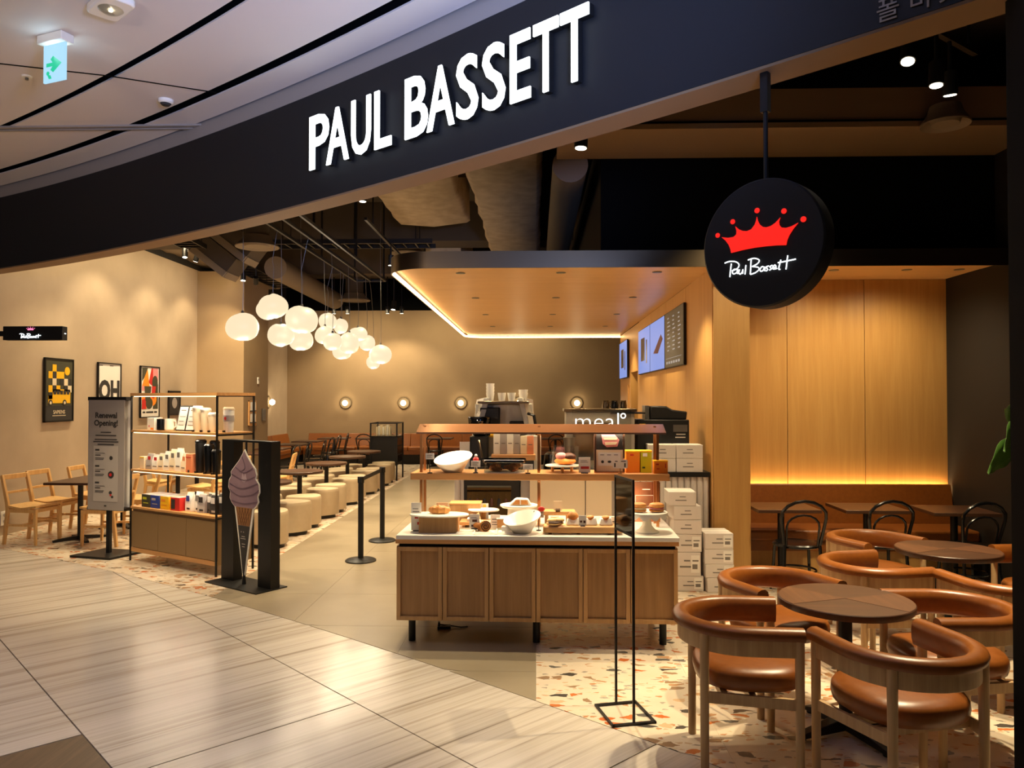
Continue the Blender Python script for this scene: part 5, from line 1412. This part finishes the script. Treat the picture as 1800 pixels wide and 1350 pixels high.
for k in range(7):
    b_ = G().bx(-.018, .018, -.08, .08, 0, .19+.02*(k % 3)).ob('book', PAPER if k % 2 else CREAM, None, (-3.40+.045*k, 16.42, .946))
    tag(b_, f'{["first","second","third","fourth","fifth","sixth","seventh"][k]} pale book from the left in the glass case on the cabinet', 'book', 'pale books in the glass case')
# ------------------------------------------------------------------ retractable barrier posts
def stanchion(label, loc):
    t = thing('barrier_post', label, 'barrier post', loc, 0, 'black barrier posts')
    G().lathe([(0, 0), (.165, 0), (.165, .012), (.15, .022), (.06, .034), (0, .036)], 40).ob('base', BLACK, t, smooth=30)
    G().cyl((0, 0, .03), (0, 0, .84), .030, n=20).ob('pole', BLACK, t)
    G().cyl((0, 0, .84), (0, 0, .905), .036, n=20).bx(-.018, .018, -.05, .05, .845, .895).ob('belt_head', BLACK, t)
    return t
s0 = stanchion('nearer black barrier post standing in the aisle', (-1.885, 8.24, 0))
G().bx(-.002, .002, .04, 1.12, .85, .895).ob('belt', BLACK, s0)
dup_s = stanchion('farther black barrier post holding the belt end', (-1.885, 9.40, 0))
# ------------------------------------------------------------------ retail shelf
rs = thing('retail_shelf', 'black framed display shelf with oak boards and bronze cabinet doors', 'shelf', (-3.13, 7.45, 0), math.atan2(-.74, 1.26))
LX = -1.46; DY = .44
for x in (LX, 0):
    for y in (0, DY): G().bx(x-.016 if x == 0 else x, x if x == 0 else x+.016, y-.0, y+.016, 0, 1.80).ob('upright', BLACK, rs)
for z in (1.775,): G().bx(LX-.002, .002, -.004, DY+.02, z, z+.03).ob('top_board', OAKX, rs)
for z in (.565, .965, 1.385): G().bx(LX+.016, -.016, .002, DY+.012, z, z+.022).ob('shelf_board', OAKX, rs)
for z in (.555, .955, 1.375, 1.765):
    G().bx(-.014, -.002, .016, DY, z, z+.018).bx(LX+.002, LX+.014, .016, DY, z, z+.018).ob('side_bar', BLACK, rs)
for z in (.955, 1.375, 1.765): G().bx(LX+.03, -.03, .02, .035, z, z+.008).ob('shelf_lamp', STRIPW, rs); light('AREA', 'shelf_lamp_glow', (LX/2, .06, z-.01), 1.6, SOFT, 1.3, None, parent=rs, sy=.03)
G().bx(LX+.016, -.016, .03, DY, .10, .555).ob('cabinet', SHELFM, rs)
for k in range(3):
    w = (-.016-LX-.016)/3; x0 = LX+.016+w*k
    G().bx(x0+.003, x0+w-.003, .012, .03, .15, .535).ob('door', SHELFM, rs, bev=.002)
G().bx(LX+.016, -.016, .012, .03, .10, .145).ob('bottom_rail', OAKX, rs)
RM = Matrix.Translation(rs.location) @ Matrix.Rotation(rs.rotation_euler[2], 4, 'Z')
RZ = rs.rotation_euler[2]
def on(x, y, z): return tuple(RM @ Vector((x, y, z)))
z3, z2, z1 = 1.407, .987, .587
def rbox(label, x, y, z, w, d, h, m, name='gift_box', prints=(), rz=0, cat='box', group=None): return pack(label, on(x, y, z), w, d, h, m, name, prints, RZ+rz, cat, None, .003, group)
# top shelf
rbox('small white carton with a printed cup, left on the top shelf', -1.20, .12, z3, .13, .10, .135, WHITE, prints=[(ORANGE, [(.0, .4, .06, .2)]), (PINK, [(-.3, -.1, .25, .4)])])
def mug(label, x, y, z, m, r=.048, h=.10):
    t = thing('mug', label, 'mug', on(x, y, z), RZ)
    G().lathe([(0, 0), (r*.8, 0), (r, .012), (r, h), (r*.9, h), (r*.86, .012), (0, .012)], 24).ob('cup', m, t)
    G().tube([(r*.95, 0, h*.8), (r*1.6, 0, h*.75), (r*1.65, 0, h*.35), (r*.95, 0, h*.22)], .007, 8).ob('handle', m, t)
    return t
mug('black mug between the white carton and white mug, top shelf', -1.07, .12, z3, BLACKG, .055, .12)
mug('white mug with printed figure on the top shelf', -.94, .13, z3, WHITE, .06, .125)
for i, (x, lab) in enumerate(((-.76, 'left black-framed notice leaning on the top shelf'), (-.60, 'right black-framed notice leaning on the top shelf'))):
    t = thing('framed_notice', lab, 'sign', on(x, .12, z3), RZ, 'framed notices on the top shelf')
    M = Matrix.Rotation(R(-12), 4, 'X')
    G().bx(-.08, .08, 0, .012, 0, .27, M).ob('frame', BLACK, t); G().bx(-.068, .068, -.002, 0, .014, .256, M).ob('sheet', PAPER, t)
    G().bx(-.04, .04, -.004, -.002, .215, .225, M).bx(-.045, .05, -.004, -.002, .15, .156, M).bx(-.045, .03, -.004, -.002, .10, .106, M).bx(-.045, .04, -.004, -.002, .06, .066, M).ob('print', INKG, t)
def tumbler(label, x, y, z, m, r, h, lid=None, group=None):
    t = thing('tumbler', label, 'tumbler', on(x, y, z), RZ, group)
    G().lathe([(0, 0), (r*.82, 0), (r*.86, .01), (r, h*.9), (r*.98, h), (0, h)], 24).ob('body', m, t)
    if lid: G().lathe([(0, h), (r*1.05, h), (r*1.05, h+.015), (r*.8, h+.03), (0, h+.03)], 24).ob('lid', lid, t)
    G().bx(-.012, .012, -r-.012, -r+.004, 0, .02).ob('tag', BLACK, t)
    return t
for i, (x, r, h) in enumerate(((-.46, .056, .235), (-.335, .052, .215), (-.215, .05, .17))):
    tumbler(f'{["tallest","middle","shortest"][i]} cream tumbler in the row on the top shelf', x, .12, z3, CREAM, r, h, WHITE, 'cream tumblers on the top shelf')
t = tumbler('white tumbler with a red logo band at the right end of the top shelf', -.08, .20, z3, WHITE, .055, .225, CREAM)
G().lathe([(.0545, .11), (.0555, .11), (.056, .17), (.055, .17)], 24).ob('band', GREYL, t); G().disc(.02, .14, .016, -.058).ob('logo', RED, t)
# middle shelf
rbox('small clear box with yellow lid at the left of the middle shelf', -1.36, .12, z2, .08, .09, .13, CREAM, prints=[(YELLOW, [(-.48, .48, .88, .98)])])
for i, (x, w, h, m, pr) in enumerate(((-1.24, .11, .165, GREYL, RED), (-1.13, .11, .16, WHITE, RED), (-1.03, .11, .175, CREAM, INKG), (-.93, .11, .20, WHITE, INKG), (-.83, .11, .225, CREAM, INKG), (-.73, .10, .24, WHITE, INKG), (-.64, .09, .19, CREAM, SALMON))):
    coffee_bag(f'{["first","second","third","fourth","fifth","sixth","seventh"][i]} pale pouch from the left on the middle shelf', on(x, .11+.0*i, z2), w, .07, h, m, RZ, [(pr, [(-.1, .35, .62, .84)]), (INKG, [(-.3, .3, .2, .26)])], 'pale pouches on the middle shelf', WHITE)
rbox('salmon pink carton beside the black tumblers on the middle shelf', -.55, .12, z2, .09, .09, .19, SALMON, prints=[(RED, [(-.5, .5, .80, .84)]), (INK, [(-.15, .2, .0, .14)])])
tumbler('tall black tumbler with loop lid on the middle shelf', -.44, .14, z2, BLACK, .055, .31, BLACKG)
tumbler('tall black flask set behind the loop-lid tumbler', -.35, .24, z2, BLACK, .05, .30, BLACKG)
tumbler('round-shouldered glossy black tumbler on the middle shelf', -.28, .12, z2, BLACKG, .05, .27, BLACKG)
tumbler('shortest black tumbler at the right end of the middle shelf', -.15, .11, z2, BLACKG, .045, .22, BLACK)
# bottom shelf
for i, (x, m, pm, lab) in enumerate(((-1.23, DGREEN, LIME, 'dark green printed coffee box on the bottom shelf'), (-1.07, BLUE, GREYL, 'blue printed coffee box on the bottom shelf'), (-.90, YELLOW, ORANGE, 'yellow printed coffee box on the bottom shelf'), (-.72, RED, INK, 'red and black coffee box on the bottom shelf'))):
    t = rbox(lab, x, .15, z1, .15, .22, .135, m, 'coffee_box', [(pm, [(-.42, .0, .12, .86)])] if i == 3 else [(pm, [(-.35, .1, .6, .78), (-.3, .3, .3, .36)])], group='printed coffee boxes on the bottom shelf')
    G().bx(-.074, .074, -.109, .109, .1352, .1365).ob('top_flap', GREYL, t)
for i, (x, m, pm, h) in enumerate(((-.565, WHITE, BLUE, .19), (-.455, WHITE, INKG, .20), (-.36, GREYL, INK, .19), (-.26, STEELD, PAPER, .20), (-.165, INK, PAPER, .195), (-.075, STEELD, WHITE, .21))):
    coffee_bag(f'{["first","second","third","fourth","fifth","last"][i]} coffee pouch from the left beside the red box, bottom shelf', on(x, .12+.03*(i % 2), z1), .11, .07, h, m, RZ+R(4*(i % 3-1)), [(pm, [(-.3, .25, .55, .85)]), (INK if i != 4 else GREYL, [(-.2, .3, .1, .2)])], 'coffee pouches on the bottom shelf', WHITE)
# ------------------------------------------------------------------ ice cream sign
ic = thing('ice_cream_stand', 'black box frame holding a flat purple soft ice cream cone sign', 'sign stand', (-2.70, 7.20, 0), R(-34))
G().prism([(-.39, -.22), (.40, -.22), (.40, .12), (-.39, .12)], 0, .010).ob('base_plate', BLACK, ic)
for s in (-1, 1): G().bx(s*.285-.095, s*.285+.095, -.05, .05, .010, 1.335).ob('side_panel', BLACK, ic)
G().bx(-.38, .38, -.05, .05, 1.335, 1.352).ob('top_panel', BLACK, ic)
G().cyl((0, -.061, .010), (0, -.061, .12), .020, .010, 12).ob('pin', BLACK, ic)
G().cyl((0, -.046, 1.22), (0, -.046, 1.336), .010, n=10).ob('pin', BLACK, ic)
cone = [(0, .08), (-.015, .10), (-.10, .72), (-.135, .76), (-.155, .80), (-.15, .86), (-.17, .90), (-.165, .97), (-.14, 1.01), (-.145, 1.05), (-.10, 1.11), (-.06, 1.16), (-.025, 1.22), (0, 1.27), (.025, 1.22), (.07, 1.15), (.115, 1.09), (.13, 1.04), (.12, 1.0), (.155, .95), (.16, .88), (.14, .84), (.15, .79), (.13, .75), (.10, .72), (.015, .10)]
KX = 1.48
cone = [(x*KX, z) for x, z in cone]
G().face(cone, -.056, .010).ob('cutout', WHITE, ic, smooth=0)
sw_ = [(-.095, .725), (-.13, .765), (-.148, .80), (-.143, .86), (-.163, .90), (-.158, .965), (-.133, 1.01), (-.137, 1.05), (-.095, 1.105), (-.055, 1.155), (-.02, 1.215), (0, 1.255), (.022, 1.21), (.065, 1.145), (.11, 1.085), (.122, 1.04), (.112, 1.0), (.147, .95), (.152, .88), (.132, .84), (.142, .79), (.123, .755), (.095, .725)]
sw_ = [(x*KX, z) for x, z in sw_]
G().face(sw_, -.068, .002).ob('soft_ice', MAUVE, ic, smooth=0)
a = G()
for pts in (((-.15, .88), (-.05, .83), (.08, .85), (.15, .90)), ((-.15, .94), (-.02, .90), (.14, .96)), ((-.13, 1.03), (0, .98), (.11, 1.02)), ((-.09, 1.10), (0, 1.05), (.09, 1.10)), ((-.13, .78), (0, .76), (.13, .79)), ((-.02, 1.2), (.01, 1.1), (-.03, 1.06))):
    a.tube([(x*KX, -.0695, z) for x, z in smooth_path(list(pts))], .005, 4)
a.ob('fold_shadow', MAUVED, ic)
a = G(); a.face([(-.04, .985), (-.02, 1.05), (0, 1.01), (.02, 1.05), (.045, .985), (.01, .96), (-.02, .965)], -.0705, .001).ob('highlight_print', MAUVEL, ic, smooth=0)
G().face([(-.125, .725), (.125, .725), (.09, .555), (-.09, .555)], -.068, .002).ob('waffle', WAFFLE, ic, smooth=0)
a = G()
for k in range(5):
    for s in (-1, 1): a.tube([(s*(-.118+.045*k), -.0695, .718), (s*(-.02+.026*k), -.0695, .56)], .003, 4)
a.ob('waffle_lines', WAFFLED, ic)
G().face([(-.09, .553), (.09, .553), (.012, .11), (-.012, .11)], -.068, .002).ob('cone_sleeve', INK, ic, smooth=0)
G().rect(-.04, -.03, .49, .50, -.070).rect(-.005, .005, .49, .50, -.070).rect(-.03, .02, .45, .456, -.070).rect(-.045, .03, .43, .436, -.070).rect(-.025, .025, .38, .386, -.070).rect(-.02, .02, .355, .361, -.070).ob('sleeve_lettering', GREYL, ic, smooth=0)
# ------------------------------------------------------------------ grey banner stand
bn = thing('banner_stand', 'grey Renewal Opening banner stand on a black base by the left tables', 'banner', (-4.78, 8.46, 0), R(-14))
G().prism([(-.30, -.22), (.24, -.22), (.30, .22), (-.24, .22)], 0, .025).ob('base', BLACK, bn, bev=.003)
G().bx(-.022, .022, .0, .04, .025, 1.74).ob('pole', BLACK, bn)
G().bx(-.26, .26, -.03, .05, 1.725, 1.765).ob('top_bar', BLACK, bn); G().bx(-.26, .26, -.03, .05, .50, .535).ob('bottom_bar', BLACK, bn)
G().bx(-.245, .245, -.036, -.031, .505, 1.73).ob('banner_sheet', GREYB, bn); G().bx(-.245, .245, .051, .055, .52, 1.73).ob('rear_sheet', PAPER, bn)
G().rect(-.165, .165, .60, 1.22, -.038).ob('inset_panel', GREYL, bn, smooth=0)
a = G().text('Renewal', .088, 0, 1.53, -.039, bold=.002).text('Opening!', .088, 0, 1.445, -.039, bold=.002); a.ob('heading', INK, bn, smooth=0)
a = G()
for x0, x1, z in ((-.07, .07, 1.365), (-.14, .14, 1.33), (-.15, .15, 1.285), (-.17, .17, 1.26), (-.11, .11, 1.23)): a.rect(x0, x1, z, z+.010, -.039)
for z in (1.165, .985, .80):
    a.rect(-.14, -.085, z, z+.018, -.041).rect(-.14, -.01, z-.03, z-.026, -.041).rect(-.14, -.07, z-.055, z-.045, -.041).rect(-.14, -.02, z-.085, z-.079, -.041).rect(-.14, -.03, z-.10, z-.094, -.041)
a.rect(-.015, .015, .545, .56, -.039)
a.ob('small_print', INK, bn, smooth=0)
a = G(); a.disc(.075, 1.085, .022, -.041).disc(.075, .90, .04, -.041).disc(.07, .70, .02, -.041).disc(.095, .655, .015, -.041); a.ob('pictures', INK, bn, smooth=0)
a = G(); a.disc(.07, .90, .018, -.043).disc(.075, .675, .012, -.043); a.ob('red_pictures', RED, bn, smooth=0)
# ------------------------------------------------------------------ thin floor stand with smoked panel in front of the island
fs_ = thing('floor_stand', 'thin black floor stand with smoked panel before the bakery counter', 'sign stand', (.49, 4.30, 0), math.atan2(-.265, .067))
M4 = Matrix.Identity(4)
G().bx(-.15, .15, -.125, -.113, 0, .012).bx(-.15, .15, .113, .125, 0, .012).bx(-.15, -.138, -.125, .125, 0, .012).bx(.138, .15, -.125, .125, 0, .012).ob('base_frame', BLACK, fs_)
for x in (-.137, .137): G().bx(x-.006, x+.006, -.006, .006, .0, 1.31).ob('upright', BLACK, fs_)
G().bx(-.131, .131, -.006, .006, 1.298, 1.31).bx(-.131, .131, -.006, .006, 1.0, 1.012).ob('cross_bar', BLACK, fs_)
G().bx(-.131, .131, -.003, .003, 1.012, 1.298).ob('smoked_panel', SMOKE, fs_)
for x in (-.137, .137): G().bx(x-.006, x+.006, -.113, .113, .0, .012).ob('base_bar', BLACK, fs_)
# ------------------------------------------------------------------ plant at the right
pt = thing('potted_plant', 'broad-leaved green potted plant at the right edge behind the post', 'plant', (3.92, 6.15, 0))
G().lathe([(0, 0), (.13, 0), (.165, .36), (.15, .36), (.14, .31), (0, .31)], 28).ob('pot', BLACK, pt)
rnd = random.Random(4)
for k, (dx, dy, z, tw, s) in enumerate(((-.10, .0, 1.50, 186, .30), (-.10, .03, 1.36, 172, .32), (-.10, -.05, 1.22, 190, .26), (.02, .10, 1.6, 80, .2), (.02, -.1, 1.3, -70, .2), (-.02, .15, 1.7, 90, .18), (.05, -.15, 1.45, -70, .2))):
    G().tube([(0, 0, .31), (dx*.2, dy*.2, z*.6), (dx, dy, z)], [.009, .007, .004], 6).ob('stem', LEAF, pt)
    n = 10; vs = []; fs = []
    for i in range(n+1):
        u = i/n; w = s*.48*math.sin(PI*min(1, u*.94+.06))**.75*(1.15-.5*u)
        for q in (-1, -.5, 0, .5, 1): vs.append((u*s*1.1, q*w, .05*s*abs(q)-.75*s*u*u+(.01*math.sin(u*14) if abs(q) == 1 else 0)))
    for i in range(n):
        for j in range(4): fs.append((5*i+j, 5*i+j+1, 5*i+6+j, 5*i+5+j))
    lf = G().add(vs, fs).ob('leaf', LEAF, pt, (dx, dy, z), (R((66, 58, 62)[k] if k < 3 else 0), R(12), R(tw)), smooth=60)
    sd_ = lf.modifiers.new('thick', 'SOLIDIFY'); sd_.thickness = .0025

t = thing('cable_spool', 'small black cable bracket on the floor under the bakery counter', 'cable', (-.70, 5.86, 0), R(8))
G().bx(-.05, .05, -.03, .03, 0, .02).bx(-.045, -.03, -.02, .02, .02, .05).ob('bracket', BLACK, t)
G().tube([(-.03, 0, .03), (.05, .02, .012), (.13, -.01, .006), (.18, 0, .006)], .005, 6).ob('cable', BLACK, t)
# every printed shape of the posters is a piece of its own
def islands(o):
    bm = bmesh.new(); bm.from_mesh(o.data); bm.faces.ensure_lookup_table()
    seen = set(); comps = []
    for f in bm.faces:
        if f.index in seen: continue
        stack = [f]; seen.add(f.index); comp = []
        while stack:
            q = stack.pop(); comp.append([tuple(v.co) for v in q.verts])
            for e in q.edges:
                for h in e.link_faces:
                    if h.index not in seen: seen.add(h.index); stack.append(h)
        comps.append(comp)
    bm.free()
    if len(comps) < 2 or len(comps) > 60: return
    nm = o.name.split('.')[0]; nm = nm[:-1] if nm.endswith('s') else nm
    for comp in comps:
        vs = []; idx = {}; fs = []
        for f in comp:
            fs.append(tuple(idx.setdefault(v, len(idx)) for v in f))
        vs = list(idx.keys())
        c = G().add(vs, fs).ob(nm, o.data.materials[0], o.parent, o.location, smooth=0)
        c.rotation_euler = o.rotation_euler
    bpy.data.objects.remove(o)
for o in [q for q in C.objects if q.type == 'MESH' and (q.name.split('.')[0].endswith('_shapes') or q.name.split('.')[0] in ('letters', 'photo_cream', 'price_list', 'pictures', 'red_pictures'))]: islands(o)
